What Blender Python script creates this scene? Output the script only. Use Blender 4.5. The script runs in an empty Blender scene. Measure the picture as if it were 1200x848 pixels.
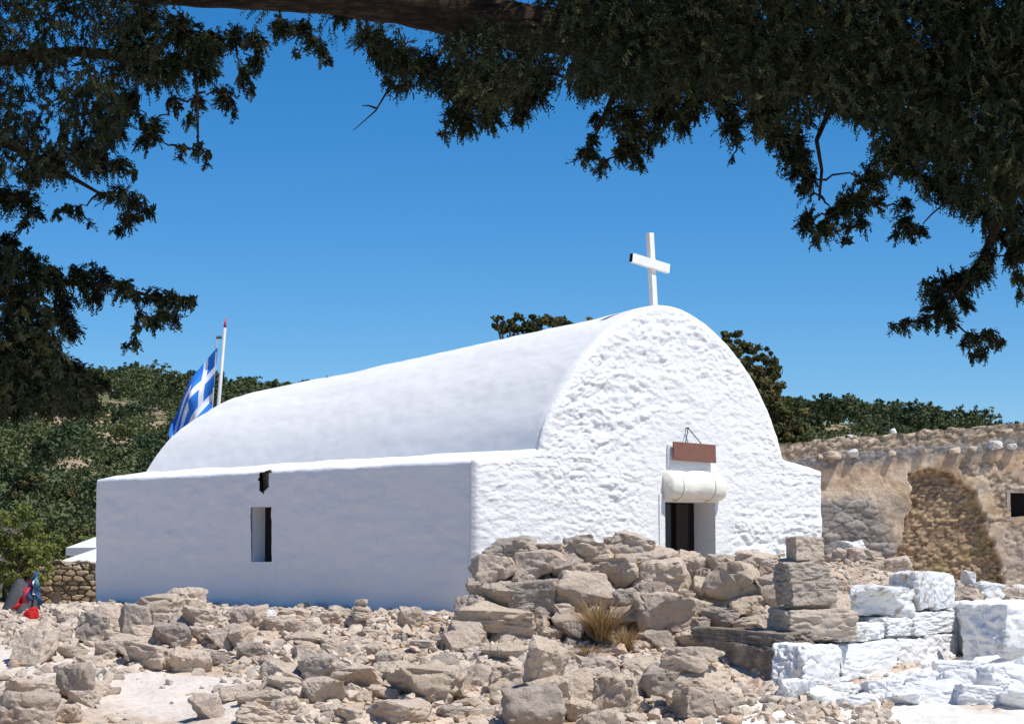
import bpy, bmesh, math, random
import numpy as np
from mathutils import Vector, Matrix, kdtree
random.seed(7); RNG=np.random.default_rng(11)
SC=bpy.context.scene; COL=SC.collection
R_=math.radians

# ------------------------------------------------------------------ camera geometry (used to survey the photo)
F=2800.0; PIT=math.atan(236/F); EYE=np.array([0,0,1.6])
def ray(px,py):
    dx=px-600.; dy=424.-py
    return np.array([dx,F*math.cos(PIT)-dy*math.sin(PIT),F*math.sin(PIT)+dy*math.cos(PIT)])
def at(px,py,Y):
    r=ray(px,py); return EYE+r*Y/r[1]
def on_plane(px,py,P0,d):
    r=ray(px,py); A=np.array([[r[0],-d[0]],[r[1],-d[1]]]); s,t=np.linalg.solve(A,np.array(P0[:2])); return t,1.6+r[2]*s
def mpp(Y): return Y/F

# ------------------------------------------------------------------ noise
def _h(i,j,k,s):
    n=(i*374761393+j*668265263+k*2147483647+s*1274126177)&0xffffffff
    n=((n^(n>>13))*1274126177)&0xffffffff
    n=(n^(n>>16))&0xffffffff
    return n/4294967295.0
def vnoise(x,y,z=0.0,seed=0):
    x=np.asarray(x,float); y=np.asarray(y,float); z=np.zeros_like(x)+z
    xi=np.floor(x).astype(np.int64); yi=np.floor(y).astype(np.int64); zi=np.floor(z).astype(np.int64)
    fx=x-xi; fy=y-yi; fz=z-zi
    fx=fx*fx*fx*(fx*(fx*6-15)+10); fy=fy*fy*fy*(fy*(fy*6-15)+10); fz=fz*fz*fz*(fz*(fz*6-15)+10)
    r=0
    for a in (0,1):
        for b in (0,1):
            for c in (0,1):
                w=(fx if a else 1-fx)*(fy if b else 1-fy)*(fz if c else 1-fz)
                r=r+w*_h(xi+a,yi+b,zi+c,seed)
    return r*2-1
def fbm(x,y,z=0.0,oct=4,seed=0,gain=.5):
    r=0; a=1; f=1; t=0
    for o in range(oct):
        r=r+a*vnoise(np.asarray(x)*f+o*17.3,np.asarray(y)*f+o*9.1,np.asarray(z)*f+o*5.7,seed+o); t+=a; a*=gain; f*=2.03
    return r/t
def sstep(a,b,x):
    t=np.clip((np.asarray(x,float)-a)/(b-a),0,1); return t*t*(3-2*t)
def lerp(a,b,t): return a+(b-a)*t
class Vor:
    """distance to nearest / second nearest seed in a stretched plane, with a random value per cell"""
    def __init__(s,x0,x1,y0,y1,w,h,seed):
        g=np.random.default_rng(seed); pts=[]
        ny=int((y1-y0)/h)+2; nx=int((x1-x0)/w)+2
        for j in range(ny):
            for i in range(nx):
                pts.append(((x0+(i+.5*(j%2)+g.uniform(-.38,.38))*w)/w,(y0+(j+g.uniform(-.36,.36))*h)/h))
        s.w,s.h=w,h; s.kd=kdtree.KDTree(len(pts))
        for i,p in enumerate(pts): s.kd.insert((p[0],p[1],0),i)
        s.kd.balance(); s.val=g.uniform(0,1,len(pts)); s.v2=g.uniform(0,1,len(pts))
    def __call__(s,x,y):
        x=np.asarray(x,float).ravel()/s.w; y=np.asarray(y,float).ravel()/s.h
        e=np.empty(len(x)); v=np.empty(len(x)); v2=np.empty(len(x)); f=s.kd.find_n
        for i in range(len(x)):
            r=f((x[i],y[i],0),2); e[i]=r[1][2]-r[0][2]; v[i]=s.val[r[0][1]]; v2[i]=s.v2[r[0][1]]
        return e,v,v2

# ------------------------------------------------------------------ object helpers
def mesh_np(name,V,Fc,mats=(),smooth=True,fm=None):
    me=bpy.data.meshes.new(name)
    V=np.asarray(V,np.float32); Fc=np.asarray(Fc,np.int32); n=Fc.shape[1]
    me.vertices.add(len(V)); me.vertices.foreach_set('co',V.ravel())
    me.loops.add(Fc.size); me.loops.foreach_set('vertex_index',Fc.ravel())
    me.polygons.add(len(Fc)); me.polygons.foreach_set('loop_start',np.arange(0,Fc.size,n,dtype=np.int32))
    try: me.polygons.foreach_set('loop_total',np.full(len(Fc),n,np.int32))
    except Exception: pass
    for m in mats: me.materials.append(m)
    if fm is not None: me.polygons.foreach_set('material_index',np.asarray(fm,np.int32))
    me.update(calc_edges=True); me.validate()
    me.polygons.foreach_set('use_smooth',np.full(len(me.polygons),smooth))
    return me
def color_attr(me,name,C):
    a=me.color_attributes.new(name,'FLOAT_COLOR','POINT')
    C=np.asarray(C,np.float32)
    if C.shape[1]==3: C=np.concatenate([C,np.ones((len(C),1),np.float32)],1)
    a.data.foreach_set('color',C.ravel())
def link(name,me,parent=None,loc=None):
    o=bpy.data.objects.new(name,me); COL.objects.link(o)
    if parent: o.parent=parent
    if loc is not None: o.location=loc
    return o
def tag(o,label,cat,group=None,kind=None):
    if label: o['label']=label
    if cat: o['category']=cat
    if group: o['group']=group
    if kind: o['kind']=kind
    return o
def thing(name,label,cat,loc=(0,0,0),rz=0,group=None):
    o=bpy.data.objects.new(name,None); COL.objects.link(o); o.location=loc; o.rotation_euler=(0,0,rz)
    o.empty_display_size=.2
    return tag(o,label,cat,group)
def grid_faces(nu,nv,mask=None):
    i=np.arange(nu-1)[:,None]*nv+np.arange(nv-1)[None,:]
    q=np.stack([i,i+nv,i+nv+1,i+1],-1).reshape(-1,4)
    if mask is not None: q=q[~mask.ravel()]
    return q
class MB:
    def __init__(s): s.v=[]; s.f=[]
    def box(s,c,d,rz=0,M=None):
        n=len(s.v); cs,sn=math.cos(rz),math.sin(rz)
        for X in (-1,1):
            for Y in (-1,1):
                for Z in (-1,1):
                    p=Vector((X*d[0]/2,Y*d[1]/2,Z*d[2]/2))
                    if M: p=M@p
                    s.v.append((c[0]+p.x*cs-p.y*sn,c[1]+p.x*sn+p.y*cs,c[2]+p.z))
        for q in ((0,1,3,2),(4,6,7,5),(0,4,5,1),(2,3,7,6),(0,2,6,4),(1,5,7,3)): s.f.append([n+a for a in q])
    def tube(s,pts,rad,seg=8,cap=True):
        n0=len(s.v); pts=[Vector(p) for p in pts]
        for i,p in enumerate(pts):
            t=(pts[min(i+1,len(pts)-1)]-pts[max(i-1,0)]).normalized()
            a=t.orthogonal().normalized() if i==0 else (a-t*a.dot(t)).normalized()
            b=t.cross(a); r=rad[i] if hasattr(rad,'__len__') else rad
            for k in range(seg):
                q=2*math.pi*k/seg; s.v.append(tuple(p+(a*math.cos(q)+b*math.sin(q))*r))
        for i in range(len(pts)-1):
            for k in range(seg):
                k2=(k+1)%seg; A=n0+i*seg; s.f.append([A+k,A+k2,A+seg+k2,A+seg+k])
        if cap:
            s.f.append([n0+k for k in range(seg)][::-1]); s.f.append([n0+(len(pts)-1)*seg+k for k in range(seg)])
    def build(s,name,mat,parent=None,smooth=False,bevel=0):
        me=bpy.data.meshes.new(name); me.from_pydata(s.v,[],s.f); me.materials.append(mat)
        bm=bmesh.new(); bm.from_mesh(me); bmesh.ops.recalc_face_normals(bm,faces=bm.faces[:])
        if bevel: bmesh.ops.bevel(bm,geom=bm.edges[:],offset=bevel,segments=2,affect='EDGES',profile=.6)
        bm.to_mesh(me); bm.free()
        if smooth: me.polygons.foreach_set('use_smooth',np.full(len(me.polygons),True))
        return link(name,me,parent)

# ------------------------------------------------------------------ materials
def new_mat(name):
    m=bpy.data.materials.new(name); m.use_nodes=True; nt=m.node_tree; nt.nodes.clear()
    out=nt.nodes.new('ShaderNodeOutputMaterial'); b=nt.nodes.new('ShaderNodeBsdfPrincipled')
    nt.links.new(b.outputs[0],out.inputs[0]); b.inputs['Roughness'].default_value=.9
    b.inputs['Specular IOR Level'].default_value=.25
    return m,nt,b
class N:
    def __init__(s,nt): s.nt=nt
    def n(s,t,**k):
        x=s.nt.nodes.new(t)
        for a,b in k.items(): setattr(x,a,b)
        return x
    def l(s,a,b): s.nt.links.new(a,b)
    def coord(s,which='Object'): return s.n('ShaderNodeTexCoord').outputs[which]
    def pos(s): return s.n('ShaderNodeNewGeometry').outputs['Position']
    def map(s,v,scale):
        m=s.n('ShaderNodeMapping'); m.inputs['Scale'].default_value=scale; s.l(v,m.inputs[0]); return m.outputs[0]
    def noise(s,v,scale,det=5,rough=.55):
        x=s.n('ShaderNodeTexNoise'); x.inputs['Scale'].default_value=scale; x.inputs['Detail'].default_value=det; x.inputs['Roughness'].default_value=rough
        s.l(v,x.inputs['Vector']); return x.outputs['Fac']
    def ramp(s,f,stops):
        r=s.n('ShaderNodeValToRGB'); e=r.color_ramp.elements
        e[0].position=stops[0][0]; e[0].color=(*stops[0][1],1); e[1].position=stops[-1][0]; e[1].color=(*stops[-1][1],1)
        for p,c in stops[1:-1]:
            x=e.new(p); x.color=(*c,1)
        s.l(f,r.inputs[0]); return r.outputs[0]
    def mix(s,f,a,b,mode='MIX'):
        m=s.n('ShaderNodeMix',data_type='RGBA',blend_type=mode)
        for sock,val in ((m.inputs[0],f),(m.inputs[6],a),(m.inputs[7],b)):
            if hasattr(val,'links') or isinstance(val,bpy.types.NodeSocket): s.l(val,sock)
            elif isinstance(val,(int,float)): sock.default_value=val
            else: sock.default_value=(*val,1)
        return m.outputs[2]
    def math(s,op,a,b=0.0):
        m=s.n('ShaderNodeMath',operation=op)
        for sock,val in ((m.inputs[0],a),(m.inputs[1],b)):
            if isinstance(val,bpy.types.NodeSocket): s.l(val,sock)
            else: sock.default_value=val
        return m.outputs[0]
    def bump(s,h,b,strength=.5,dist=.01):
        x=s.n('ShaderNodeBump'); x.inputs['Strength'].default_value=strength; x.inputs['Distance'].default_value=dist
        s.l(h,x.inputs['Height']); s.l(x.outputs[0],b.inputs['Normal'])
def plain(name,c,rough=.8,spec=.25,var=.12,scale=6.):
    m,nt,b=new_mat(name); g=N(nt)
    f=g.noise(g.coord(),scale,4); d=tuple(x*(1-var) for x in c); u=tuple(min(1,x*(1+var)) for x in c)
    g.l(g.ramp(f,[(.3,d),(.7,u)]),b.inputs['Base Color']); b.inputs['Roughness'].default_value=rough; b.inputs['Specular IOR Level'].default_value=spec
    return m
def m_whitewash(name,base=(.80,.80,.81),dirt=(.62,.60,.56),amt=.25,bs=.35,mb=1.4):
    m,nt,b=new_mat(name); g=N(nt); p=g.pos()
    big=g.noise(p,1.1,6,.6); st=g.noise(g.map(p,(3,3,.7)),1.6,5,.6); fine=g.noise(p,26,6,.6)
    c=g.mix(g.math('MULTIPLY',g.ramp(big,[(.52,(0,0,0)),(.78,(1,1,1))]),amt),base,dirt)
    c=g.mix(g.math('MULTIPLY',g.ramp(st,[(.55,(0,0,0)),(.75,(1,1,1))]),amt*.8),c,(.66,.67,.68))
    c=g.mix(g.math('MULTIPLY',g.ramp(fine,[(.62,(0,0,0)),(.8,(1,1,1))]),amt*.7),c,dirt)
    g.l(c,b.inputs['Base Color'])
    h=g.math('ADD',fine,g.math('MULTIPLY',g.noise(g.map(p,(1,1,1.8)),8,5,.6),mb)); g.bump(h,b,bs,.014)
    b.inputs['Roughness'].default_value=.85
    return m
def m_rock(name,ramps,white=0.0):
    m,nt,b=new_mat(name); g=N(nt); o=g.coord(); p=g.pos()
    rnd=g.n('ShaderNodeObjectInfo').outputs['Random']
    base=g.ramp(rnd,ramps)
    big=g.noise(p,5.5,6,.62); med=g.noise(p,21,6,.65); fine=g.noise(p,85,4,.6)
    c=g.mix(g.ramp(big,[(.38,(0,0,0)),(.66,(1,1,1))]),base,g.mix(.5,base,(.66,.58,.49)))
    c=g.mix(g.math('MULTIPLY',g.ramp(med,[(.52,(0,0,0)),(.72,(1,1,1))]),.50),c,(.22,.175,.14))
    c=g.mix(g.math('MULTIPLY',g.ramp(g.noise(p,9,5,.7),[(.60,(0,0,0)),(.72,(1,1,1))]),.5),c,(.40,.28,.175))
    c=g.mix(g.math('MULTIPLY',g.ramp(fine,[(.56,(0,0,0)),(.74,(1,1,1))]),.45),c,(.13,.11,.09))
    if white:
        w=g.ramp(g.noise(p,6.5,6,.62),[(.60-white*.3,(0,0,0)),(.70-white*.3,(1,1,1))]) if white<1 else 1.0
        if white<1: c=g.mix(w,c,(.80,.80,.79))
        else: c=g.mix(g.ramp(g.noise(p,7,6,.6),[(.60,(0,0,0)),(.75,(.5,.5,.5))]),(.80,.80,.80),(.62,.57,.49))
    g.l(c,b.inputs['Base Color'])
    h=g.math('ADD',g.math('MULTIPLY',med,1.6),fine); g.bump(h,b,.9 if white<1 else .5,.022); b.inputs['Roughness'].default_value=.93
    return m
ROCKCOL=[(0,(.60,.465,.355)),(.25,(.70,.56,.43)),(.5,(.50,.395,.31)),(.72,(.74,.60,.465)),(1,(.60,.475,.38))]
M={}
M['wash']=m_whitewash('facade_limewash',(.81,.81,.81),(.66,.66,.62),amt=.30,bs=.55,mb=2.6)
M['vault']=m_whitewash('vault_plaster',(.84,.83,.81),(.70,.68,.64),amt=.35,bs=.10)
M['side']=m_whitewash('side_wall_limewash',(.84,.84,.85),(.74,.73,.72),amt=.26,bs=.26,mb=2.0)
M['ivory']=m_whitewash('ivory_plaster',(.80,.77,.67),(.56,.50,.38),amt=.6,bs=.35,mb=2)
M['rock']=m_rock('limestone',ROCKCOL)
M['rock2']=m_rock('warm_limestone',[(0,(.66,.53,.40)),(.5,(.60,.475,.36)),(1,(.70,.58,.46))])
M['rockg']=m_rock('grey_limestone',[(0,(.38,.315,.26)),(.5,(.47,.395,.325)),(1,(.41,.34,.28))])
M['rockd']=m_rock('dark_brown_stone',[(0,(.17,.135,.105)),(1,(.21,.165,.13))])  # darker, browner stone for the long slabs and the hole lining
M['rockw']=m_rock('part_limewashed_stone',ROCKCOL,.75)
M['white']=m_rock('limewashed_stone',ROCKCOL,1)
M['crosswhite']=plain('white_paint',(.80,.79,.74),.6,.3,.06,9)
M['black']=plain('shade_black',(.012,.011,.010),.8)  # black that stands for shade in the openings and on the crossbar end
M['doorleaf']=plain('dark_door_panel',(.035,.04,.037),.45,.4)
M['doorwood']=plain('dark_brown_wood',(.035,.022,.016),.6,.3)
M['sign']=plain('brown_board',(.20,.095,.070),.7,.25,.10,14)
M['metal']=plain('grey_metal',(.52,.52,.52),.45,.5)
M['steel']=plain('dark_wire',(.05,.05,.055),.5,.4)
M['blue']=plain('flag_blue',(.04,.22,.70),.85,.1,.05)
M['fwhite']=plain('flag_white',(.84,.86,.88),.85,.1,.05)
M['canvas']=plain('white_canvas',(.80,.79,.77),.9,.1,.05,2)
M['red']=plain('red_cloth',(.55,.03,.03),.9,.1); M['pink']=plain('pink_cloth',(.5,.09,.16),.9,.1)
M['navy']=plain('navy_cloth',(.05,.08,.18),.9,.1); M['teal']=plain('teal_cloth',(.08,.22,.30),.9,.1)
M['grey']=plain('grey_tarpaulin',(.07,.07,.075),.7,.2)
def m_bark():
    m,nt,b=new_mat('juniper_bark'); g=N(nt); p=g.pos()
    f=g.noise(g.map(p,(5,22,22)),1.5,8,.7)
    g.l(g.ramp(f,[(.32,(.008,.005,.003)),(.5,(.028,.017,.010)),(.68,(.085,.055,.033))]),b.inputs['Base Color']); g.bump(f,b,1.0,.03); return m
M['bark']=m_bark()
def m_leaf(name,c0,c1,c2,trans=.25,scale=2.2):
    m,nt,b=new_mat(name); g=N(nt); p=g.pos()
    at_=g.n('ShaderNodeAttribute',attribute_name='tint').outputs['Fac']
    f=g.math('ADD',g.math('MULTIPLY',g.noise(p,scale,4),.5),g.math('MULTIPLY',at_,.5))
    c=g.ramp(f,[(.22,c0),(.5,c1),(.78,c2)]); g.l(c,b.inputs['Base Color']); b.inputs['Roughness'].default_value=.7; b.inputs['Specular IOR Level'].default_value=.2
    tr=g.n('ShaderNodeBsdfTranslucent'); g.l(c,tr.inputs[0]); mx=g.n('ShaderNodeMixShader'); mx.inputs[0].default_value=trans
    g.l(b.outputs[0],mx.inputs[1]); g.l(tr.outputs[0],mx.inputs[2]); g.l(mx.outputs[0],nt.nodes['Material Output'].inputs[0]); return m
M['juniper']=m_leaf('juniper_foliage',(.007,.009,.003),(.017,.023,.008),(.060,.058,.020),.14,3)
M['pine']=m_leaf('pine_foliage',(.035,.050,.018),(.075,.085,.028),(.15,.125,.05),.18,.5)
M['wood_far']=m_leaf('hill_wood_foliage',(.030,.052,.024),(.070,.100,.040),(.155,.170,.070),.15,.09)
M['pinew']=m_leaf('near_pine_foliage',(.036,.045,.015),(.085,.092,.030),(.17,.135,.050),.2,.7)
M['bush']=m_leaf('bush_foliage',(.12,.15,.035),(.22,.25,.07),(.36,.36,.13),.35,2)
M['straw']=m_leaf('dry_grass',(.17,.10,.04),(.34,.22,.10),(.52,.38,.20),.25,9)
M['twig']=plain('dry_twigs',(.34,.30,.26),.9)

# ------------------------------------------------------------------ chapel survey
ANG=R_(49.8); D2=np.array([math.sin(ANG),math.cos(ANG)]); L2=np.array([-D2[1],D2[0]])
C0=np.array([-.4715,30.0]); FW,LEN=6.43,9.23
def chap(t,s,q=0):  # t along facade, s backwards, q outwards from facade
    return C0[0]+D2[0]*t+L2[0]*(s-q), C0[1]+D2[1]*t+L2[1]*(s-q)
ZE=2.912; TL,TR=1.10,5.64; TC=(TL+TR)/2; AR=(TR-TL)/2; ZS=3.05
KW=np.array([3.04,25.0]); KD=np.array([.5,.866])        # low limewashed wall: corner and direction of its sunny face
KL=np.array([-.5,.866])

# ------------------------------------------------------------------ ground
def hill_crest(az):
    pxs=np.array([-700,-300,-100,0,100,200,340,480,600,800,925,1000,1100,1190,1300,1500,2000.])
    rows=np.array([520,470,436,428,426,440,447,452,458,462,468,472,486,500,512,525,540.])
    row=np.interp(600+az*2800,pxs,rows)
    return 1.6+(660-row)*350/2800-3.6
def ground(x,y,detail=True):
    x=np.asarray(x,float); y=np.asarray(y,float)
    z=.12+np.clip(y-22,-30,7.4)*.11
    z=np.where(y<22,.12+(y-22)*.02,z)
    # right foreground is flatter
    side=(x-KW[0])*KD[1]-(y-KW[1])*KD[0]     # >0 in front of the sunny face
    zr=.10+(y-22)*.05
    z=lerp(z,np.minimum(z,zr),sstep(-.40,-.10,side)*sstep(23.2,24.6,y)*sstep(2.0,3.0,x))
    z=z-.16*np.exp(-(((x-2.35)/.55)**2+((y-25.3)/.9)**2))
    # mound behind the low wall
    m=sstep(-.25,-.6,side)*sstep(2.2,3.3,x-(29-y)*.0)*sstep(25.6,27.4,y)*sstep(36,31,y)
    z=z+m*(.40+.12*fbm(x*1.5,y*1.5,seed=5))
    m2=1.8*np.exp(-(((x-4.15)/.75)**2+((y-30.2)/.9)**2)*1.0); z=z+.16*m2
    # rubble bank before the front
    b=sstep(27.35,28.15,y)*sstep(29.6,28.9,y)*sstep(-.62,-.05,x)*sstep(4.4,3.5,x)
    z=lerp(z,np.maximum(z,1.58+.09*fbm(x*2.2,y*2.2,seed=9)),b)
    # level strip before the facade
    rx=x-C0[0]; ry=y-C0[1]; t=rx*D2[0]+ry*D2[1]; s=rx*L2[0]+ry*L2[1]
    z=lerp(z,.6,sstep(-1.7,-1.1,s)*sstep(.2,1.,t)*sstep(7.5,6.6,t)*(s<1)*sstep(29.3,29.9,y))
    # left side drops to a terrace behind
    dl=sstep(40.5,44,y)*sstep(-2,-5,x); z=lerp(z,-.45,dl)
    z=np.where(y>44,lerp(z,-.45,sstep(44,60,y)),z)
    # hillside
    az=x/np.maximum(y,20); hz=hill_crest(az); k=np.clip((y-75)/275,0,1); k2=k*k*(3-2*k)*.35+k*.65
    back=sstep(360,520,y)
    hill=(hz+3.5)*k2*(1-.55*back)-3.0*sstep(60,110,y)*1.0
    z=z+hill+np.where(y>80,1,0)*1.6*fbm(x*.03,y*.03,seed=2)*k
    if detail:
        n=.030*fbm(x*3.2,y*3.2,oct=4,seed=3)+.085*fbm(x*.9,y*.9,oct=3,seed=4)
        r=np.abs(fbm(x*7,y*7,oct=3,seed=8)); n=n+.035*(.35-r)
        z=z+n*sstep(60,40,y)
    return z
def gz(x,y): return float(ground(np.array([x]),np.array([y]))[0])
def gray(px,py):
    """ray / ground intersection"""
    r=ray(px,py); Y=np.linspace(20,60,800); X=r[0]/r[1]*Y; Z=1.6+r[2]/r[1]*Y
    g=ground(X,Y); k=np.argmax(g>=Z)
    if not (g>=Z).any(): k=len(Y)-1
    return np.array([X[k],Y[k],g[k]])
def seg(a,b,n,pw=1): return list(a+(b-a)*np.linspace(0,1,n,endpoint=False)**pw)
xs=np.array([-420,-330,-260,-200,-150,-115]+seg(-95,-14,28)+seg(-14,-7,60)+seg(-7,8,330)+seg(8,14,60)+seg(14,95,28)+[110,150,200,260,330,420,430])
ys=np.array([-60,-30,-10,0,6,12,16,18,19.5]+seg(20.5,31,235)+seg(31,46,150)+seg(46,80,34)+seg(80,380,75)+seg(380,700,14)+[700,760])
X,Y=np.meshgrid(xs,ys,indexing='ij'); Z=ground(X.ravel(),Y.ravel())
me=mesh_np('ground',np.stack([X.ravel(),Y.ravel(),Z],1),grid_faces(len(xs),len(ys)))
x,y=X.ravel(),Y.ravel()
n1=fbm(x*1.3,y*1.3,oct=5,seed=21)*.5+.5; n2=fbm(x*6,y*6,oct=4,seed=22)*.5+.5
soil=np.array([.50,.385,.285]); pale=np.array([.60,.51,.42]); white=np.array([.70,.62,.55]); rust=np.array([.36,.22,.13])
def blob(px,py,rx,ry):
    g=gray(px,py); return np.exp(-(((x-g[0])/rx)**2+((y-g[1])/ry)**2))
wm=np.clip(1.5*blob(220,815,.75,1.1)+1.3*blob(150,790,.5,.7)+1.3*blob(30,775,.6,1.4)+.9*blob(300,835,.5,.6)+1.0*blob(60,760,.5,2),0,1)
wr=sstep(-.05,.35,(x-KW[0])*KD[1]-(y-KW[1])*KD[0]+.15*(n2-.5))*sstep(46,30,y)
wm=np.clip(wm*(.6+.8*n1),0,1)
cc=soil+(pale-soil)*sstep(.35,.65,n1)[:,None]; cc=cc+(rust-cc)*(sstep(.56,.75,n2)*.45*sstep(46,40,y))[:,None]
cc=cc+(white-cc)*np.maximum(wm,0)[:,None]; cc=cc+(np.array([.78,.75,.69])-cc)*(wr*sstep(.25,.5,n1+.15))[:,None]
hillc=np.array([.40,.30,.20])+(np.array([.13,.14,.06])-np.array([.40,.30,.20]))*sstep(.40,.62,fbm(x*.06,y*.06,oct=4,seed=31)*.5+.5)[:,None]
cc=cc+(hillc-cc)*sstep(44,60,y)[:,None]
color_attr(me,'col',cc)
m,nt,b=new_mat('rubble_ground'); g=N(nt); p=g.pos(); ca=g.n('ShaderNodeAttribute',attribute_name='col').outputs['Color']
f=g.noise(p,14,6,.65); f2=g.noise(p,60,4,.6)
c=g.mix(.75,ca,g.ramp(f,[(.3,(.35,.33,.31)),(.5,(.5,.5,.5)),(.72,(.68,.67,.66))]),'OVERLAY')
c=g.mix(g.math('MULTIPLY',g.ramp(f2,[(.6,(0,0,0)),(.75,(1,1,1))]),.35),c,(.2,.16,.12))
g.l(c,b.inputs['Base Color']); g.bump(g.math('ADD',g.math('MULTIPLY',f,2.0),f2),b,.6,.02); me.materials.append(m)
tag(link('ground',me),'pale dusty rubble ground and hillside soil','ground',kind='structure')

# ------------------------------------------------------------------ chapel
chapel=thing('chapel','whitewashed barrel vaulted stone chapel with a cross on its gable','chapel',(C0[0],C0[1],.5))
OFF=np.array([C0[0],C0[1],.5])
_PF=[(1.10,3.05),(1.179,3.376),(1.44,3.79),(1.66,4.08),(2.014,4.44),(2.396,4.74),(2.76,4.945),(3.18,5.075),(3.628,5.065),(3.969,4.954),(4.313,4.77),(4.795,4.40),(5.215,3.93),(5.451,3.535),(5.64,3.05)]
_PR=[(.86,3.03),(.994,3.20),(1.272,3.54),(1.55,3.76),(2.067,4.05),(2.638,4.29),(3.36,4.40)]; _PR=_PR+[(6.72-a,b) for a,b in _PR[:-1]][::-1]
def _polar(P,n=181):
    P=np.array(P); th=np.arctan2(P[:,1]-3.03,-(P[:,0]-TC)); rr=np.hypot(P[:,0]-TC,P[:,1]-3.03); q=np.linspace(0,math.pi,n); r=np.interp(q,th,rr)
    k=np.exp(-np.linspace(-2,2,17)**2); k/=k.sum(); r=np.convolve(np.pad(r,8,mode='reflect',reflect_type='odd'),k,'valid'); return TC-r*np.cos(q),3.03+r*np.sin(q),r
ARCF=_polar(_PF); ARCR=_polar(_PR); ARCQ=np.linspace(0,math.pi,181)
def arc(k):
    return lerp(ARCF[0],ARCR[0],k),lerp(ARCF[1],ARCR[1],k)
def prof_top(t,k=0.0):   # height of the roof outline; k 0 front .. 1 rear
    at_,az_=arc(k); o_=np.argsort(at_); e=np.interp(t,at_[o_],az_[o_]); e=np.maximum(e,ZS)
    led=np.where(t<TL,lerp(ZE,ZS,np.clip(t/TL,0,1)**1.0),lerp(ZS,ZE,np.clip((t-TR)/(FW-TR),0,1)**1.3))
    return np.where((t<=TL)|(t>=TR),led,e)
# facade grid
q_=np.linspace(0,1,320); tarc=np.sort(np.interp(q_*math.pi,ARCQ,ARCF[0])); tarc=tarc[(tarc>TL+.002)&(tarc<TR-.002)]
tcol=np.array(sorted(list(np.linspace(0,TL,50,endpoint=False))+list(tarc)+list(np.linspace(TR,FW,36)[1:])))
DT0,DT1,DZT=3.29,4.24,2.43
for v in (DT0,DT1): tcol[np.argmin(abs(tcol-v))]=v
NZ=180; zlow=np.linspace(.2,2.80,NZ); zlow[np.argmin(abs(zlow-DZT))]=DZT
NU=110; top=prof_top(tcol)
T=np.repeat(tcol[:,None],NZ+NU,1); fr=np.linspace(0,1,NU+1)[1:]
Zg=np.concatenate([np.repeat(zlow[None],len(tcol),0),2.80+(top[:,None]-2.80)*fr[None]],1)
t_,z_=T.ravel(),Zg.ravel()
wx=.09*fbm(t_*3,z_*3,seed=41); wy=.07*fbm(t_*3+7,z_*3,seed=42)
va=Vor(-.3,6.8,0,5.4,.26,.115,1); e,v,v2=va(t_+wx*2,z_+wy)
vb=Vor(-.3,6.8,0,5.4,.12,.07,2); e2,vv,_=vb(t_+wx,z_+wy)
rg=1-np.abs(fbm(t_*3.1+wx*6,z_*7.5+wy*6,oct=4,seed=46))*2.4
rg2=1-np.abs(fbm(t_*6.3+4,z_*13,oct=3,seed=47))*2.2
rel=sstep(0,.55,e)*(.003+.024*v)*v2+.014*sstep(0,.5,e2)*vv+.014*np.clip(rg,-.5,1)+.010*np.clip(rg2,-.5,1)+.020*fbm(t_*1.7,z_*4.2,oct=4,seed=43)+.011*fbm(t_*11,z_*19,oct=4,seed=44)
de=np.minimum.reduce([t_,FW-t_,(np.repeat(top[:,None],NZ+NU,1).ravel()-z_)])
du=np.abs((t_-TC)/AR); arcd=(1-np.sqrt(np.clip(du**2+((z_-ZS)/2.03)**2,0,2)))*2.03
th_=np.arctan2(z_-3.03,-(t_-TC)); arcd=np.interp(th_,ARCQ,ARCF[2])-np.hypot(t_-TC,z_-3.03)
dd=np.where((z_>ZS),np.maximum(arcd,0),np.minimum(np.minimum(t_,FW-t_),np.where(du<1,9,np.repeat(top[:,None],NZ+NU,1).ravel()-z_)))
dd=np.clip(dd,0,9)
smooth_door=sstep(.04,.34,np.maximum(np.maximum(DT0-.06-t_,t_-DT1-.12),z_-3.22))
rel=rel*lerp(.18,1,smooth_door)*np.clip(.74+.6*fbm(t_*.9+3,z_*1.1,oct=3,seed=48),.35,1.1)
rnd=.07*(1-np.sqrt(np.clip(1-(1-np.clip(dd/.09,0,1))**2,0,1)))
q=rel*lerp(.5,1,sstep(0,.15,dd))-rnd
px_,py_=chap(t_,0,q)
mask=((T[:-1,:-1]+T[1:,1:])/2>DT0)&((T[:-1,:-1]+T[1:,1:])/2<DT1)&((Zg[:-1,:-1]+Zg[1:,1:])/2<DZT)
V=np.stack([px_,py_,z_],1)-OFF
link('facade',mesh_np('facade',V,grid_faces(len(tcol),NZ+NU,mask),[M['wash']]),chapel)
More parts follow.
